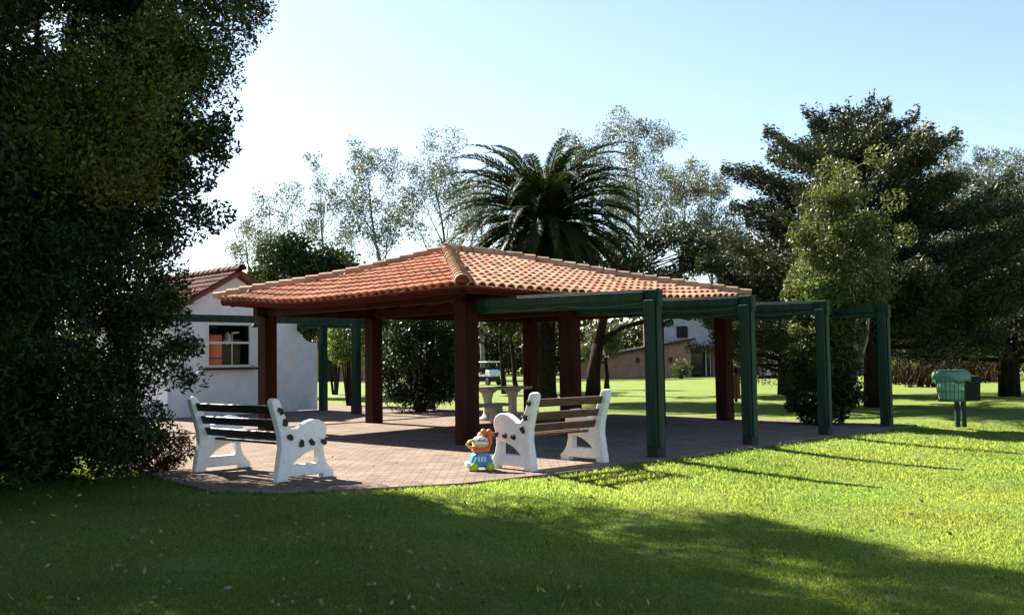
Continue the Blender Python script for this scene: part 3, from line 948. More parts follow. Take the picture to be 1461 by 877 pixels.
m.add([(-a0, -a0, 0), (a0, -a0, 0), (a0, a0, 0), (-a0, a0, 0), (-a1, -a1, 0.5), (a1, -a1, 0.5), (a1, a1, 0.5), (-a1, a1, 0.5),
       (-a1 + .02, -a1 + .02, 0.5), (a1 - .02, -a1 + .02, 0.5), (a1 - .02, a1 - .02, 0.5), (-a1 + .02, a1 - .02, 0.5), (-a0 + .02, -a0 + .02, 0.03), (a0 - .02, -a0 + .02, 0.03), (a0 - .02, a0 - .02, 0.03), (-a0 + .02, a0 - .02, 0.03)],
      [(3, 2, 1, 0), (0, 1, 5, 4), (1, 2, 6, 5), (2, 3, 7, 6), (3, 0, 4, 7), (4, 5, 9, 8), (5, 6, 10, 9), (6, 7, 11, 10), (7, 4, 8, 11), (8, 9, 13, 12), (9, 10, 14, 13), (10, 11, 15, 14), (11, 8, 12, 15), (12, 13, 14, 15)])
m.build('body', M['p_black'], db, bevel=0.012)

# ------------------------------------------------------------------ picnic table
tb = G(714, 598)
tab = thing('picnic_table', 'grey concrete picnic table on flared pedestals under the pavilion', 'table', tb, R(45))
m = MB().box((0, 0, 0.755), (1.5, 0.75, 0.07)); m.build('tabletop', M['table'], tab, bevel=0.015)
for x in (-0.42, 0.42):
    m = MB().lathe([(0.26, 0), (0.26, 0.05), (0.15, 0.10), (0.12, 0.2), (0.12, 0.5), (0.17, 0.64), (0.28, 0.72)], (x, 0, 0), 4 * 5, 'z', 0.75, 1.0)
    m.build('pedestal', M['table'], tab, bevel=0.0, smooth=True)
sb = thing('concrete_seat', 'low grey concrete seat beside the picnic table', 'seat', G(690, 604), R(45))
m = MB().box((0, 0, 0.41), (1.3, 0.36, 0.07)); m.build('seat', M['table'], sb, bevel=0.012)
for x in (-0.4, 0.4):
    MB().box((x, 0, 0.187), (0.14, 0.3, 0.373)).build('leg', M['table'], sb, bevel=0.012)

# ------------------------------------------------------------------ trees
def skel_tree(mb, base, height, r0, lean=(0, 0), nl=10, first=0.35, ang=(35, 60), llen=0.38, subs=3, bend=0.15, trunks=1, crowntop=True):
    """trunk with limbs and twigs into mb; returns the twig ends (where leaf clumps go)"""
    ends = []
    base = Vector(base)
    for tnum in range(trunks):
        sp = Vector((random.gauss(0, 1), random.gauss(0, 1), 0)) * (0.10 * height if trunks > 1 else 0)
        top = base + Vector((lean[0], lean[1], height * random.uniform(0.85, 1.0))) + sp
        pts, rad = [], []
        wob = Vector((random.gauss(0, bend), random.gauss(0, bend), 0)) * height * 0.15
        K = 9
        for i in range(K):
            t = i / (K - 1)
            p = base.lerp(top, t) + wob * math.sin(math.pi * t) + Vector((random.gauss(0, 1), random.gauss(0, 1), 0)) * height * 0.006 * (i > 0)
            pts.append(p); rad.append(max(r0 * (1 - t) ** 0.8 * (1.25 if i == 0 else 1), 0.012))
        pts[0].z -= 0.1
        mb.tube(pts, rad, 8)
        def along(t):
            f = t * (K - 1); i = min(int(f), K - 2)
            return pts[i].lerp(pts[i + 1], f - i), rad[i] + (rad[i + 1] - rad[i]) * (f - i)
        a0 = random.uniform(0, 6.28)
        for k in range(nl):
            t = first + (0.97 - first) * (k + random.uniform(0, 0.8)) / nl
            p, r_ = along(min(t, 0.98))
            az = a0 + k * 2.4 + random.gauss(0, 0.3)
            el = R(random.uniform(*ang))
            L = height * llen * (1.15 - 0.75 * (t - first) / (1 - first)) * random.uniform(0.75, 1.15)
            d = Vector((math.cos(az) * math.sin(el), math.sin(az) * math.sin(el), math.cos(el)))
            q1 = p + d * L * 0.5 + Vector((0, 0, random.gauss(0, 0.05) * L))
            q2 = p + d * L + Vector((0, 0, random.uniform(0.0, 0.22) * L))
            mb.tube([p, q1, q2], [max(r_ * 0.55, 0.012), max(r_ * 0.33, 0.009), 0.006], 6)
            ends.append((q2, L)); ends.append((q1.lerp(q2, 0.5), L * 0.8))
            for s in range(subs):
                f = random.uniform(0.35, 0.95)
                b = p.lerp(q1, f * 2) if f < 0.5 else q1.lerp(q2, f * 2 - 1)
                dd = (d + Vector((random.gauss(0, 0.6), random.gauss(0, 0.6), random.gauss(0.1, 0.4)))).normalized()
                e = b + dd * L * random.uniform(0.25, 0.45)
                mb.tube([b, (b + e) / 2 + Vector((0, 0, 0.02 * L)), e], [max(r_ * 0.2, 0.008), 0.007, 0.004], 5)
                ends.append((e, L * 0.7))
        ends.append((pts[-1], height * 0.15))
    return ends

def clumps(ends, n, rk=0.3, rmin=0.25, squash=0.75, shell=0.3):
    tot = sum(max(L, 0.3) ** 1.5 for _, L in ends)
    out = []
    for e, L in ends:
        k = max(4, int(n * max(L, 0.3) ** 1.5 / tot))
        r_ = max(rk * L, rmin)
        out.append(blob(e, (r_, r_, r_ * squash), k, shell))
    return np.concatenate(out)

def tree(name, label, cat, base, height, r0, n, size, leaf, bark, group=None, rk=0.3, rmin=0.25, aspect=0.45, squash=0.75, D=None, dspread=1.0, extra=None, tint=(0.65, 1.3), **kw):
    t = thing(name, label, cat, base, 0, group)
    mb = MB()
    ends = skel_tree(mb, (0, 0, 0), height, r0, **kw)
    mb.build('trunk', bark, t, smooth=True, fix=False)
    P = clumps(ends, n, rk, rmin, squash)
    if extra is not None:
        P = np.concatenate([P] + extra)
    leaves('crown', P, size, leaf, t, aspect, tint, D, dspread)
    return t

def mass(c, r, n_cl, n, cr=(0.5, 0.9), shell=0.72, squash=0.8, zmin=None):
    """uneven foliage: clumps spread over an ellipsoid, gaps between them"""
    C = blob(c, r, n_cl, shell)
    out = []
    for p in C:
        k = random.uniform(*cr)
        q = blob(p, (k, k, k * squash), max(6, int(n / n_cl)), 0.25)
        out.append(q)
    P = np.concatenate(out)
    if zmin is not None:
        P = P[P[:, 2] > zmin]
    return P

def limbs(mb, base, targets, r0, fork):
    base, fork = Vector(base), Vector(fork)
    mb.tube([base - Vector((0, 0, 0.1)), base.lerp(fork, 0.5) + Vector((0.05, 0, 0)), fork], [r0 * 1.2, r0, r0 * 0.85], 10)
    for t in targets:
        t = Vector(t)
        mid = fork.lerp(t, 0.5) + Vector((random.gauss(0, .15), random.gauss(0, .15), 0.25))
        mb.tube([fork, mid, t], [r0 * 0.55, r0 * 0.3, 0.02], 7)

# big trees at the left
def big_left():
    b = Vector((-6.72, 13.6, 0))
    t = thing('shade_tree', 'huge dark leafy tree towering over the left side of the lawn', 'tree', b)
    mb = MB()
    tg = [(random.gauss(0, 1.5), random.gauss(0, 1.3), random.uniform(4, 8.2)) for _ in range(22)]
    limbs(mb, (0, 0, 0), tg, 0.3, (0.1, 0, 2.2))
    mb.build('trunk', M['bark'], t, smooth=True, fix=False)
    P = np.concatenate([
        mass((-0.1, 0, 5.7), (2.45, 2.3, 3.0), 260, 150000, (0.28, 0.62), 0.5),
        mass((2.1, -0.4, 5.3), (0.85, 1.0, 1.5), 34, 9500, (0.2, 0.4), 0.4),
        mass((2.3, -0.3, 3.9), (0.7, 0.8, 1.0), 26, 6500, (0.18, 0.36), 0.4),
        mass((1.25, 2.2, 8.0), (1.45, 1.7, 2.2), 80, 36000, (0.35, 0.7), 0.5),
        mass((0.0, 0, 3.6), (2.1, 2.1, 1.8), 110, 52000, (0.35, 0.7), 0.5)])
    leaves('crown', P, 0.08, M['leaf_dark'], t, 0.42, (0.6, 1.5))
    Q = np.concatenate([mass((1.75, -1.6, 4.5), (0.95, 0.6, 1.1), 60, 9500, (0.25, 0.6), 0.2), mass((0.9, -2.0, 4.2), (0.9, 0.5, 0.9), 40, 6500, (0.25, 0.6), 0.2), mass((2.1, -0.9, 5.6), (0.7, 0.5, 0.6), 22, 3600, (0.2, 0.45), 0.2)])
    leaves('painted_sun_leaves', Q, 0.07, M['leaf_painted_sun'], t, 0.42, (0.4, 1.7))  # paler leaf colour stands in for sunlight on these clumps of the crown
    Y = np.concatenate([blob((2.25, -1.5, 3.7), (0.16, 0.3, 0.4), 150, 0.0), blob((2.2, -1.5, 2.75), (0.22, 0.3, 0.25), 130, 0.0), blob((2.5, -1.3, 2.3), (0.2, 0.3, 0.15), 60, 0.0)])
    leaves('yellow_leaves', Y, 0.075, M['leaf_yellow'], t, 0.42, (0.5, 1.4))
big_left()
def left_bush():
    b = Vector((-6.5, 12.0, 0))
    t = thing('evergreen_bush', 'dense dark bush filling the shade under the big left tree', 'bush', b)
    mb = MB()
    for _ in range(14):
        a = random.uniform(0, 6.28); r_ = random.uniform(0.4, 1.9)
        e = Vector((math.cos(a) * r_, math.sin(a) * r_, random.uniform(1.2, 3.4)))
        mb.tube([(0.1 * math.cos(a), 0.1 * math.sin(a), -0.05), e * 0.5 + Vector((0, 0, 0.3)), e], [0.06, 0.035, 0.01], 6)
    mb.build('stems', M['bark'], t, smooth=True, fix=False)
    P = np.concatenate([
        mass((0, 0, 2.1), (2.3, 1.5, 1.9), 190, 80000, (0.28, 0.55), 0.6, zmin=0.03),
        mass((0.2, 0.1, 0.75), (2.15, 1.3, 0.7), 60, 16000, (0.25, 0.45), 0.5, zmin=0.03),
        mass((-0.4, 0.7, 0.55), (2.2, 0.9, 0.65), 60, 14000, (0.25, 0.45), 0.5, zmin=0.03),
        mass((0.2, 1.1, 0.4), (1.8, 1.2, 0.45), 70, 15000, (0.2, 0.4), 0.4, zmin=0.02),
        mass((-1.6, 0.0, 0.4), (1.4, 1.0, 0.45), 50, 10000, (0.2, 0.4), 0.4, zmin=0.02),
        mass((2.05, 0.4, 1.75), (0.55, 0.6, 0.95), 40, 5000, (0.12, 0.3), 0.5)])
    leaves('crown', P, 0.085, M['leaf_dark'], t, 0.3, (0.6, 1.4))
left_bush()
def left_low():
    t = thing('low_shrub', 'low reddish green shrub at the paving edge left of the black slatted bench', 'shrub', G(222, 672))
    mb = MB()
    for _ in range(12):
        a = random.uniform(0, 6.28)
        mb.tube([(0, 0, -0.03), (0.3 * math.cos(a), 0.25 * math.sin(a), random.uniform(0.2, 0.42))], [0.012, 0.005], 5)
    mb.build('stems', M['bark'], t, fix=False)
    P = mass((0, 0, 0.26), (0.55, 0.4, 0.26), 40, 3200, (0.08, 0.18), 0.5, zmin=0.0)
    leaves('foliage', P, 0.06, M['leaf_flax'], t, 0.35, (0.6, 1.5))
left_low()
def far_left():
    b = Vector((-8.3, 10.2, -0.1))
    t = thing('shade_tree', 'dark tree at the left picture edge nearest the viewer', 'tree', b)
    mb = MB()
    tg = [(random.gauss(0, 1.3), random.gauss(0, 1.2), random.uniform(4, 7.5)) for _ in range(18)] + [(0.9, -2.6, 7.4), (0.2, -3.2, 8.2)]
    limbs(mb, (0, 0, 0), tg, 0.28, (-0.1, 0, 2.0))
    mb.build('trunk', M['bark'], t, smooth=True, fix=False)
    P = np.concatenate([mass((0, 0, 5.2), (3.2, 2.7, 3.2), 190, 52000, (0.4, 0.8), 0.55), mass((1.5, -3.8, 8.6), (4.3, 5.0, 3.4), 260, 60000, (0.6, 1.0), 0.5), mass((0.4, 0.2, 2.2), (2.3, 2.0, 1.9), 90, 22000, (0.35, 0.7), 0.5, zmin=0.1)])  # second mass: unseen upper crown, added to block sky light over the lawn
    leaves('crown', P, 0.11, M['leaf_dark'], t, 0.42, (0.6, 1.4))
far_left()

# palm
def palm():
    b = G(787, 575)
    b = Vector((at(779, 575, 34).x, 34, -0.03))
    hz = 6.25
    t = thing('palm_tree', 'large date palm with arching feathery fronds behind the pavilion roof', 'palm', b)
    mb = MB()
    pts = [(0, 0, z) for z in np.linspace(-0.1, hz, 16)]
    mb.tube(pts, [0.46 if i == 0 else (0.36 + 0.015 * (i % 2) if i < 11 else 0.36 + 0.06 * (i - 10)) for i in range(16)], 14)
    mb.build('trunk', M['palm_trunk'], t, smooth=False, fix=False)
    def fronds(n, el0, el1, L0, L1, droop, lw, name, mat):
        rb = MB(); LP, LD = [], []
        quads = []
        for i in range(n):
            az = i * 2.39996 + random.gauss(0, 0.12)
            f = (i + 0.5) / n
            el = R(el0 + (el1 - el0) * f + random.gauss(0, 4))
            L = random.uniform(L0, L1)
            h = Vector((math.cos(az), math.sin(az), 0))
            p = Vector((0, 0, hz - 0.15 + 0.5 * (1 - f))) + h * 0.25
            K = 16
            path = [p.copy()]
            e = el
            for k in range(K):
                e -= droop * (0.35 + 1.3 * k / K) / K
                e = max(e, R(-86))
                p = p + (h * math.cos(e) + Vector((0, 0, math.sin(e)))) * (L / K)
                path.append(p.copy())
            rb.tube(path, [0.035 * (1 - k / (K + 1)) + 0.006 for k in range(K + 1)], 5, False)
            side = h.cross(Vector((0, 0, 1)))
            for k in range(2, K + 1):
                for sub in (0, 0.34, 0.67):
                    kk = min(k + sub, K - 0.01)
                    i0 = int(kk); q = path[i0].lerp(path[i0 + 1], kk - i0)
                    tan = (path[i0 + 1] - path[i0]).normalized()
                    upv = side.cross(tan).normalized()
                    prof = math.sin(math.pi * min(max((kk / K - 0.03) / 0.97, 0.02), 1) ** 0.75) ** 0.6
                    ll = lw * max(prof, 0.25)
                    for s in (-1, 1):
                        d = (tan * 0.85 + side * s * 0.75 + upv * random.uniform(0.12, 0.5) + Vector((0, 0, -0.12))).normalized()
                        w = tan * 0.042
                        m_ = q + d * ll * 0.55
                        tip = q + d * ll + Vector((0, 0, -0.10 * ll))
                        quads.append(([q - w * 0.6, q + w * 0.6, m_ + w, tip, m_ - w], random.uniform(0.7, 1.3)))
        mb_ = MB()
        for vs_, tt in quads:
            mb_.add(vs_, [(0, 1, 2, 4), (4, 2, 3)], tt)
        o = mb_.build(name, mat, t, fix=False)
        rb.build('stalks', M['leaf_palm' if mat is M['leaf_palm'] else 'leaf_dead'], o, smooth=True, fix=False)
    fronds(124, 72, -16, 3.3, 4.2, 1.45, 0.43, 'crown', M['leaf_palm'])
    fronds(64, -8, -70, 3.0, 3.9, 0.85, 0.5, 'lower_fronds', M['leaf_palm'])
    fronds(34, -48, -84, 2.2, 3.2, 0.5, 0.42, 'dead_fronds', M['leaf_dead'])
palm()

# cedars at the right
def cedar(label, base, H, spread, r0, n, seed, tiers=16, lean=0, zlow=0.2):
    random.seed(seed)
    t = thing('cedar_tree', label, 'tree', base)
    mb = MB()
    mb.tube([(0, 0, -0.1), (0.05, 0, H * 0.35), (0.1 + lean * 0.5, 0, H * 0.7), (lean, 0, H * 0.99)], [r0 * 1.2, r0 * 0.85, r0 * 0.45, 0.03], 10)
    out, dirs = [], []
    nb = tiers * 8
    for i in range(nb):
        f = (i + random.random()) / nb
        z = H * (zlow + (0.98 - zlow) * f)
        az = i * 2.4 + random.gauss(0, 0.35)
        prof = (1 - f) ** 0.5 * (0.75 + 0.25 * min(f / 0.15, 1))
        L = spread * prof * random.uniform(0.62, 1.2) + 0.35
        rise = random.uniform(-0.12, 0.5) * L
        p0 = Vector((lean * f, 0, z))
        h = Vector((math.cos(az), math.sin(az), 0))
        p1 = p0 + h * L * 0.55 + Vector((0, 0, rise * 0.4)); p2 = p0 + h * L + Vector((0, 0, rise))
        mb.tube([p0, p1, p2], [max(r0 * 0.28 * (1 - f), 0.02), 0.02 + 0.03 * (1 - f), 0.008], 5)
        side = h.cross(Vector((0, 0, 1)))
        cnt = max(40, int(n * (L / spread) ** 1.4 / nb * 1.9))
        s_ = RNG.uniform(0.22, 1.05, cnt) ** 0.8
        lat = RNG.normal(size=cnt) * 0.2 * L * np.clip(1.25 - s_, 0.2, 1)
        up = RNG.normal(size=cnt) * 0.10 - 0.05 + 0.10 * np.sin(lat * 7 + s_ * 9 + i)
        base_pts = np.outer(s_, np.array(h * L)) + np.array(p0) + np.outer(s_ ** 1.4 * rise, [0, 0, 1])
        out.append(base_pts + np.outer(lat, np.array(side)) + np.outer(up, [0, 0, 1]))
        dirs.append(np.tile(np.array(h) + np.array([0, 0, 0.35]), (cnt, 1)))
    mb.build('trunk', M['bark'], t, smooth=True, fix=False)
    P, D = np.concatenate(out), np.concatenate(dirs)
    leaves('crown', P, 0.125, M['leaf_cedar'], t, 0.3, (0.5, 1.7), D, 0.6)
    return t
def gz(px, y, py=560):
    p = at(px, py, y)
    return Vector((p.x, y, float(lawn_z(p.x, y)) - 0.02))
cedar('broad dark cedar on a thick trunk behind the farthest pergola post', gz(1250, 27), 8.3, 4.3, 0.3, 190000, 21, 17, -0.4, 0.2)
cedar('dark cedar cut by the right picture edge behind the litter bins', gz(1440, 33), 7.3, 5.6, 0.3, 150000, 22, 17, 0.2, 0.16)
cedar('lower dark conifer filling the gap left of the broad cedar', gz(1120, 37), 6.2, 3.3, 0.25, 50000, 23, 13, 0, 0.1)
random.seed(5)

# slender tree with pale stems among the pergola
def slender():
    b = G(1196, 603)
    t = thing('slender_tree', 'slender light green tree with pale stems growing between the pergola posts', 'tree', b)
    mb = MB()
    targets = []
    for (x1, x2, z1, z2) in ((0.32, 0.5, 1.5, 4.9), (0.62, 0.78, 1.7, 4.3), (-0.1, -0.25, 1.6, 4.7), (0.05, 0.15, 1.8, 5.2), (0.4, 0.15, 1.4, 3.6)):
        y0 = random.gauss(0, 0.12)
        mb.tube([(0.05, y0 * 0.3, -0.05), ((x1 + 0.1) / 2 , y0 * 0.6, z1 * 0.55), (x1, y0, z1), ((x1 + x2) / 2 + 0.08, y0 * 1.3, (z1 + z2) / 2), (x2, y0 * 2, z2)], [0.05, 0.042, 0.036, 0.025, 0.01], 7)
        for k in range(9):
            f = random.uniform(0.25, 1)
            p = Vector((x1 + (x2 - x1) * f, y0, z1 + (z2 - z1) * f))
            targets.append((p + Vector((random.gauss(0, .35), random.gauss(0, .35), random.uniform(0.1, .5))), 1.0))
            mb.tube([p, targets[-1][0]], [0.012, 0.005], 4)
    mb.build('trunk', M['bark_pale'], t, smooth=True, fix=False)
    P = np.concatenate([clumps(targets, 9000, 0.3, 0.25, 0.9), mass((0.1, 0, 3.35), (1.08, 0.95, 1.8), 120, 19000, (0.13, 0.36), 0.35),
                        mass((-0.3, -0.1, 1.55), (0.78, 0.6, 1.1), 60, 14500, (0.16, 0.34), 0.4)])
    leaves('crown', P, 0.085, M['leaf_mid'], t, 0.42, (0.6, 1.7))
    Y = mass((-0.3, -0.5, 2.55), (0.42, 0.3, 0.5), 22, 2600, (0.12, 0.26), 0.3)
    leaves('young_leaves', Y, 0.10, M['leaf_light'], t, 0.42, (0.9, 1.6))
slender()
def base_bush():
    b = G(1180, 604)
    t = thing('low_bush', 'dark leafy bush around the foot of the slender light green tree', 'bush', b + Vector((-0.15, -0.15, 0)))
    mb = MB()
    for _ in range(16):
        a = random.uniform(0, 6.28)
        mb.tube([(0, 0, -0.05), (0.5 * math.cos(a), 0.4 * math.sin(a), random.uniform(0.5, 1.1))], [0.02, 0.006], 5)
    mb.build('stems', M['bark'], t, fix=False)
    P = np.concatenate([mass((0.05, 0, 0.55), (0.75, 0.6, 0.55), 60, 7000, (0.15, 0.3), 0.5, zmin=0), mass((0.1, 0, 1.2), (0.65, 0.5, 0.5), 40, 3600, (0.12, 0.25), 0.5)])
    leaves('foliage', P, 0.10, M['leaf_dark'], t, 0.36, (0.6, 1.5))
base_bush()

# dark bush and small trees beyond the pavilion
def dark_bush(name, label, base, r, n, mat, size=0.11, zc=None, grp=None, stems=12, cl=70):
    t = thing(name, label, 'bush', base, 0, grp)
    mb = MB()
    zc = zc or r[2]
    for _ in range(stems):
        a = random.uniform(0, 6.28); q = random.uniform(0.3, 0.8)
        mb.tube([(0.1 * math.cos(a), 0.1 * math.sin(a), -0.05), (r[0] * q * 0.5 * math.cos(a), r[1] * q * 0.5 * math.sin(a), zc * 0.7), (r[0] * q * math.cos(a), r[1] * q * math.sin(a), zc * 1.3)], [0.04, 0.025, 0.008], 5)
    mb.build('stems', M['bark'], t, fix=False)
    P = mass((0, 0, zc), r, cl, n, (0.22 * r[0], 0.42 * r[0]), 0.5, zmin=0.02)
    leaves('foliage', P, size, mat, t, 0.4, (0.6, 1.5))
    return t
dark_bush('evergreen_bush', 'tall dark bush behind the pavilion between two brown columns', gz(600, 28.5), (1.35, 1.1, 1.45), 30000, M['leaf_dark'], 0.10, 1.55, stems=20)
dark_bush('evergreen_bush', 'pale speckled bush beside the far green pergola post', gz(500, 33), (0.75, 0.7, 0.95), 5200, M['leaf_light'], 0.12, 2.25)
dark_bush('evergreen_bush', 'wide dark treetop bush behind the kiosk roof left', gz(428, 44), (2.2, 1.8, 2.2), 20000, M['leaf_dark'], 0.2, 5.0)
dark_bush('evergreen_bush', 'dark rounded treetop bush right of the kiosk roof', gz(478, 46), (1.6, 1.6, 1.9), 12000, M['leaf_dark'], 0.2, 5.0)
dark_bush('evergreen_bush', 'small dark treetop left of the wide one above the kiosk', gz(380, 45), (0.9, 0.9, 1.5), 5000, M['leaf_dark'], 0.2, 4.7)
# pine with spreading branches
def pine():
    b = gz(846, 40)
    t = thing('pine_tree', 'dark pine with a forked leaning trunk and long low branches', 'tree', b)
    mb = MB()
    f = Vector((0.25, 0, 2.1))
    mb.tube([(0, 0, -0.1), (0.05, 0, 1.0), f], [0.34, 0.27, 0.24], 10)
    mb.tube([f, (0.5, 0, 3.2), (0.6, 0, 4.6), (1.6, 0, 6.2)], [0.2, 0.18, 0.13, 0.05], 8)
    mb.tube([f, (1.2, -0.2, 2.75), (2.6, -0.2, 3.1), (3.6, -0.3, 3.25), (4.4, -0.3, 3.9)], [0.16, 0.11, 0.09, 0.07, 0.02], 8)
    mb.tube([(3.2, -0.3, 3.2), (3.9, -0.5, 3.0), (4.6, -0.4, 3.5)], [0.06, 0.04, 0.01], 6)
    mb.tube([(0.5, 0, 3.2), (-0.6, 0.2, 4.0), (-1.0, 0.2, 4.8)], [0.12, 0.07, 0.03], 7)
    tops = []
    for k in range(26):
        e = Vector((random.uniform(0.2, 5.6), random.uniform(-1.6, 1.6), random.uniform(4.6, 6.6)))
        s = Vector((1.0, 0, random.uniform(4.2, 5.4)))
        mb.tube([s, (s + e) / 2, e], [0.05, 0.03, 0.01], 5)
        tops.append((e, 1.7))
    for e in ((2.9, -0.2, 3.6), (3.3, -0.3, 3.75), (3.8, -0.4, 3.6), (4.5, -0.3, 3.6), (2.3, -0.3, 3.35), (3.0, -0.4, 2.9), (4.7, -0.4, 3.9)):
        q = Vector(e); mb.tube([q + Vector((-0.45, 0, -0.4)), q], [0.03, 0.008], 5); tops.append((q, 0.55))
    tops += [(Vector((4.2, -0.3, 3.9)), 0.9), (Vector((-1.0, 0.2, 4.9)), 1.4), (Vector((2.0, 0, 4.3)), 1.5), (Vector((3.2, 0, 4.5)), 1.5)]
    mb.build('trunk', M['bark'], t, smooth=True, fix=False)
    leaves('crown', clumps(tops, 15000, 0.45, 0.3, 0.6), 0.2, M['leaf_cedar'], t, 0.3, (0.55, 1.5))
pine()
tree('small_tree', 'small willowy tree with drooping pale leaves before the brick house', 'tree', gz(866, 47), 3.0, 0.14, 3600, 0.16, M['leaf_euc'], M['bark'], rk=0.42, rmin=0.4, squash=1.0, nl=7, first=0.45, ang=(30, 70), llen=0.35, D=(0, 0, -1.2))
tree('garden_tree', 'olive green tree with a slim dark trunk left of the palm trunk', 'tree', gz(720, 44), 4.6, 0.13, 5200, 0.2, M['leaf_far'], M['bark'], group='slim trees left of the palm trunk', rk=0.4, rmin=0.45, nl=9, first=0.4, llen=0.36)
tree('garden_tree', 'slim tree with a leaning trunk close beside the olive green one', 'tree', gz(738, 46), 4.8, 0.12, 5200, 0.2, M['leaf_far'], M['bark'], group='slim trees left of the palm trunk', rk=0.4, rmin=0.45, nl=9, first=0.42, llen=0.36, lean=(-0.5, 0))
dark_bush('garden_bush', 'small round clipped bush on the lawn before the brick house', gz(972, 70), (0.75, 0.6, 0.65), 1500, M['leaf_mid'], 0.14, 0.7)

# tall trees in the distance
EU = [(377, 88, 262, 'thinnest bare looking tall tree just right of the big dark tree', 0.35),
      (345, 92, 330, 'short sparse tree half hidden by the kiosk roof', 0.35),
      (474, 88, 248, 'tall grey green tree with a fan shaped open crown above the kiosk bushes', 0.8),
      (552, 86, 206, 'tall leaning grey green tree left of the pavilion ridge', 1.1),
      (624, 88, 180, 'tallest open crowned tree above the pavilion ridge', 0.9),
      (690, 92, 235, 'grey green tree partly hidden behind the left palm fronds', 0.7),
      (868, 90, 178, 'tall pale tree rising just right of the palm', 1.2),
      (922, 88, 163, 'broad pale grey green tree beyond the palm, highest of its row', 1.5),
      (972, 92, 218, 'pale tree with lower rounded crown right of the broad one', 1.0),
      (1018, 88, 207, 'narrow tall tree standing alone left of the cedar', 0.9),
      (1352, 84, 152, 'tall sparse tree rising behind the cedar top', 0.8),
      (1438, 80, 165, 'pale leafy tall tree at the upper right picture edge', 1.7)]
random.seed(31)
for px, y, ty, lab, dens in EU:
    b = gz(px, y)
    top = at(px, ty, y).z
    lean = (random.gauss(0, 0.8), 0)
    if px == 552: b.x += 1.8; lean = (-3.4, 0)
    tree('tall_tree', lab, 'tree', b, top * (1.03 if px < 700 else 0.94), 0.24, int(13500 * dens), 0.20, M['leaf_euc'], M['bark_far'], group='tall trees beyond the pavilion', rk=0.30, rmin=0.45, aspect=0.45, squash=0.9,
         nl=int(10 + 3 * dens), first=0.36 if dens > 0.7 else 0.5, ang=(18, 52), llen=0.25 if dens < 1.15 else 0.30, subs=5, lean=lean, D=(0, 0, -0.5))
# flax like bushes at the right
def flax(label, base, n, L, spread):
    t = thing('flax_bush', label, 'bush', base, 0, 'spiky bushes beyond the bins')
    mb = MB()
    for i in range(n):
        a = random.uniform(0, 6.28); el = R(random.uniform(35, 88)); l = L * random.uniform(0.6, 1.1)
        h = Vector((math.cos(a), math.sin(a), 0)); p = Vector((random.gauss(0, spread), random.gauss(0, spread * 0.6), 0)); sd = h.cross(Vector((0, 0, 1))) * 0.045
        e = el; pts = [p]
        for k in range(5):
            p = p + (h * math.cos(e) + Vector((0, 0, math.sin(e)))) * l / 5; pts.append(p); e -= random.uniform(0.05, 0.28)
        vs_ = []
        for k, q in enumerate(pts):
            w_ = (1 - k / 5.2) ; vs_ += [q - sd * w_, q + sd * w_]
        mb.add(vs_, [(2 * k, 2 * k + 1, 2 * k + 3, 2 * k + 2) for k in range(5)], random.uniform(0.6, 1.5))
    mb.build('foliage', M['leaf_flax'], t, fix=False)
flax('brown spiky bush between the farthest pergola post and the bins', gz(1305, 48), 110, 2.2, 0.8)
flax('low brown spiky bush just left of the green bin', gz(1330, 44), 70, 1.3, 0.5)
flax('reddish spiky bush directly right of the dark bin', gz(1392, 50), 90, 1.8, 0.7)
dark_bush('garden_bush', 'dark low bush on the far lawn right of the bins', gz(1408, 52), (1.5, 0.9, 0.6), 3600, M['leaf_dark'], 0.14, 0.55)
dark_bush('garden_bush', 'grey green bush at the right picture edge on the far lawn', gz(1450, 55), (1.2, 0.9, 1.2), 3600, M['leaf_mid'], 0.16, 1.1)
dark_bush('garden_bush', 'dark broad bush just beyond the spiky bushes and the bins', gz(1340, 54), (3.0, 0.8, 1.25), 14000, M['leaf_dark'], 0.14, 1.2)
dark_bush('garden_bush', 'olive bush by the foot of the spiky brown bush', gz(1288, 52), (1.0, 0.8, 0.7), 2600, M['leaf_mid'], 0.14, 0.65)

# far-off wood
def woods():
    out = []
    for i in range(330):
        x = random.uniform(-75, 75); y = random.uniform(96, 116); h = random.uniform(4.5, 8.5)
        out.append(blob((x, y, h * 0.5), (random.uniform(2, 4), 2.0, h * 0.55), 330, 0.3))
    P = np.concatenate(out); P = P[P[:, 2] > -0.1]
    o = leaves('distant_woods', P, 0.6, M['leaf_far'], None, 0.5, (0.5, 1.4))
    tag(o, 'far off belt of mixed trees closing the lawn', 'woods', kind='stuff')
woods()

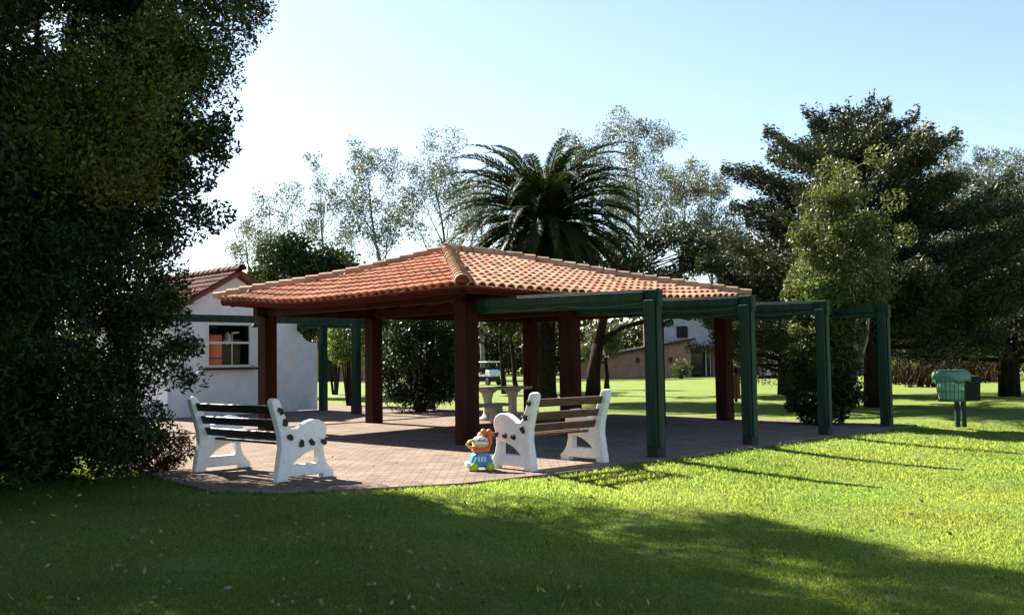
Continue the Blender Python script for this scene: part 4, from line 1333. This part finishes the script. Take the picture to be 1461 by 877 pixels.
# ------------------------------------------------------------------ houses
def house():
    Y0 = 75.0
    def X(px): return at(px, 520, Y0).x
    def Z(py, px=1000): return at(px, py, Y0).z
    h = thing('brick_house', 'brick and white house with dark eaves and glass doors across the lawn', 'house', (X(880), Y0, -0.03), 0)
    bx = X(880)
    def lx(px): return X(px) - bx
    g0 = 0.0
    xl, xa, xb = lx(815), lx(986), lx(1290)
    zl, za = Z(512, 860), Z(484, 985)
    m = MB()
    m.poly([(xl, 0, g0), (xa, 0, g0), (xa, 0, za - 0.1), (xl, 0, zl - 0.3)], (0, 8, 0))
    wl = m.build('wall', M['brick'], h)
    m = MB(); zt = Z(499, 1050)
    for (a, b, z0, z1) in ((lx(1023), lx(1037), 0, zt), (lx(1066), lx(1078), 0, zt), (lx(1105), xb, 0, zt)):
        m.box(((a + b) / 2, 2.0, (z0 + z1) / 2), (b - a, 0.3, z1 - z0))
    m.build('wall', M['brick'], h)
    MB().box(((xa + xb) / 2 + 0.02, 5.2, zt / 2), (xb - xa - 0.04, 6.0, zt)).build('inner_wall', M['room_dark'], h)
    for a, b in ((lx(990), lx(1012)), (lx(1014), lx(1022)), (lx(1038), lx(1065)), (lx(1080), lx(1104))):
        f = MB()
        for (u0, u1, z0, z1) in ((a, b, zt - 0.12, zt - 0.002), (a, a + 0.08, 0.03, zt - 0.12), (b - 0.08, b, 0.03, zt - 0.12), (a, b, 0.0, 0.03)):
            f.box(((u0 + u1) / 2, 2.05, (z0 + z1) / 2), (u1 - u0, 0.1, z1 - z0))
        wf_ = f.build('window', M['frame_white'] if b - a < 0.6 else M['iron'], h)
        MB().box(((a + b) / 2, 2.08, zt / 2 - 0.03), (b - a - 0.16, 0.02, zt - 0.18)).build('pane', M['glass_dark'], wf_)
    m = MB()
    m.poly([(xl - 0.3, -0.5, zl - 0.30), (xa + 0.3, -0.5, za - 0.05), (xa + 0.3, -0.5, za + 0.15), (xl - 0.3, -0.5, zl - 0.10)], (0, 9, 0))
    m.box(((xa + xb) / 2 + 0.6, 3.4, zt + 0.13), (xb - xa + 0.4, 7.4, 0.22))
    m.build('roof', M['iron'], h)
    xw0, xw1 = lx(946), lx(1120)
    zt2 = Z(440)
    m = MB(); m.poly([(xw0, 5, zl + 0.2), (xw1, 5, zt + 0.25), (xw1, 5, zt2), (xw0, 5, zt2)], (0, 4, 0))
    up = m.build('upper_wall', M['wall_grey'], h)
    a, b = lx(983), lx(998)
    f = MB().box(((a + b) / 2, 4.97, Z(470)), (b - a + 0.1, 0.08, 0.95)); f.build('window', M['p_black'], up)
    m = MB(); m.poly([(xw0 - 0.5, 4.6, zt2 + 0.003), (xw1 + 0.5, 4.6, zt2 + 0.003), (xw1 + 0.5, 4.6, zt2 + 0.12), ((xw0 + xw1) / 2, 4.6, zt2 + 1.4), (xw0 - 0.5, 4.6, zt2 + 0.12)], (0, 5, 0))
    m.build('upper_roof', M['iron'], up)
    for k, px in enumerate((910, 957)):
        wl_ = MB().box((lx(px), -0.06, Z(512)), (0.22, 0.12, 0.4)); wl_.build('wall_lamp', M['iron'], h)
    return X
HX = house()
tr = MB(); tr.box((0, 0, 0.02), (9.0, 2.6, 0.12))
tro = tr.build('terrace', M['paver']); tro.location = (HX(1082), 73.6, -0.03); tro['kind'] = 'structure'
def terrace_chair(label, loc, rz):
    c = thing('terrace_chair', label, 'chair', loc, rz, 'white chairs on the terrace')
    MB().box((0, 0, 0.44), (0.5, 0.5, 0.05)).build('seat', M['p_white'], c, bevel=0.01)
    m = MB()
    for x in (-0.22, -0.07, 0.08, 0.22): m.box((x, 0.24, 0.70), (0.06, 0.03, 0.5))
    m.box((0, 0.24, 0.93), (0.5, 0.035, 0.06)); m.build('backrest', M['p_white'], c)
    for x in (-0.22, 0.22):
        for y in (-0.22, 0.22): MB().box((x, y, 0.21), (0.045, 0.045, 0.42)).build('leg', M['p_white'], c)
    return c
for k, (px, lab) in enumerate(((1064, 'white terrace chair nearest the slender tree trunk gap, left of the terrace table'), (1082, 'white terrace chair directly in front of the terrace table'), (1104, 'white terrace chair right of the terrace table'))):
    terrace_chair(lab, (HX(px), 73.2 + 0.25 * (k % 2), 0.052), R(-70 + 70 * k))
tt = thing('terrace_table', 'round white terrace table among the white chairs by the house', 'table', (HX(1092), 74.2, 0.052), 0)
MB().lathe([(0.5, 0.72), (0.52, 0.74), (0.5, 0.76)], n=20).build('tabletop', M['p_white'], tt)
MB().tube([(0, 0, 0), (0, 0, 0.72)], [0.2, 0.04], 8).build('leg', M['p_white'], tt)
# little beige building far left
hb = thing('beige_house', 'small beige building with a dark door seen past the kiosk', 'house', (at(472, 520, 84).x, 84, -0.03), 0)
MB().box((0, 2, 1.4), (4.6, 4, 2.8)).build('wall', M['brick'], hb)
MB().box((0.1, -0.03, 1.0), (0.95, 0.08, 2.0)).build('door', M['iron'], hb)
m = MB(); m.poly([(-2.6, -0.4, 2.8), (2.6, -0.4, 2.8), (0, -0.4, 3.7)], (0, 4.8, 0)); m.build('roof', M['tile_old'], hb)

# ------------------------------------------------------------------ golf carts
def cart(label, loc, rz):
    c = thing('golf_cart', label, 'golf cart', loc, rz, 'white golf carts on the far lawn')
    m = MB(); pr = [(-1.1, 0.68), (1.15, 0.68), (1.2, 0.8), (1.05, 1.1), (0.55, 1.2), (0.45, 0.74), (-0.25, 0.74), (-0.3, 0.9), (-1.1, 0.95)]
    m.poly([(x, -0.55, z) for x, z in pr], (0, 1.1, 0)); m.build('body', M['cart_white'], c, bevel=0.04)
    MB().box((0, 0, 0.49), (2.1, 0.9, 0.375)).build('chassis', M['rubber'], c)
    m = MB(); m.box((-0.3, 0, 0.95), (0.5, 1.0, 0.12)); m.box((-0.55, 0, 1.15), (0.1, 1.0, 0.4)); m.build('seat', M['rubber'], c, bevel=0.03)
    MB().box((-0.1, 0, 1.78), (1.9, 1.2, 0.09)).build('roof', M['cart_white'], c, bevel=0.03)
    for x in (0.78, -0.95):
        for y in (-0.5, 0.5):
            MB().tube([(x, y, 0.85), (x - 0.1, y, 1.76)], 0.022, 6).build('roof_post', M['iron'], c)
    MB().box((0.70, 0, 1.46), (0.02, 0.98, 0.5)).build('windscreen', M['glass'], c)
    for x in (-0.75, 0.78):
        for y in (-0.5, 0.5):
            MB().lathe([(0.05, -0.1), (0.24, -0.1), (0.27, -0.06), (0.27, 0.06), (0.24, 0.1), (0.05, 0.1)], (x, y, 0.27), 16, 'y').build('wheel', M['rubber'], c)
    for y in (-0.4, 0.4):
        MB().box((1.15, y, 0.86), (0.06, 0.16, 0.1)).build('headlight', M['p_white'], c)
    MB().tube([(0.55, 0.25, 1.1), (0.25, 0.25, 1.3)], 0.02, 6).build('steering_column', M['iron'], c)
    b = c
    return b
cart('white golf cart on the far lawn behind the picnic table', gz(696, 60), R(-55)).scale = (0.8,) * 3
cart('white golf cart half hidden behind the dark bush', gz(640, 60), R(-110)).scale = (0.95,) * 3
# wooden marker box by the right rear column
wm = thing('wooden_bin', 'small brown wooden bin on the lawn beside the right rear column', 'bin', gz(1050, 32), 0)
m = MB()
for k in range(6):
    a = R(60 * k); m.box((0.12 * math.cos(a), 0.12 * math.sin(a), 0.5), (0.02, 0.12, 0.75), Matrix.Rotation(a, 3, 'Z'))
m.build('slats', M['slat_brown'], wm)
MB().tube([(0, 0, 0), (0, 0, 1.15)], 0.05, 8).build('post', M['redwood'], wm)
MB().lathe([(0.13, 0.88), (0.13, 0.9), (0.05, 0.95)], n=12).build('lid', M['iron'], wm)

def fallen():
    n = 900
    y = 5.2 / (1 - RNG.uniform(0, 1, n) * (1 - 5.2 / 15.0)); x = RNG.uniform(-0.56, 0.45, n) * y
    k = RNG.uniform(0, 1, n) < np.where(x < 1.0, 0.8, 0.25)
    x, y = x[k], y[k]
    z = np.where(inside(x, y), 0.012, lawn_z(x, y) + 0.035)
    o = leaves('fallen_leaves', np.stack([x, y, z], 1), 0.05, M['leaf_fallen'], None, 0.5, (0.4, 1.5))
    tag(o, 'dry fallen leaves scattered over the shaded lawn', 'leaves', kind='stuff')
M['leaf_fallen'] = leafmat('fallen_leaf', (0.12, 0.08, 0.04), (0.26, 0.2, 0.12), 3, 0.1)
fallen()
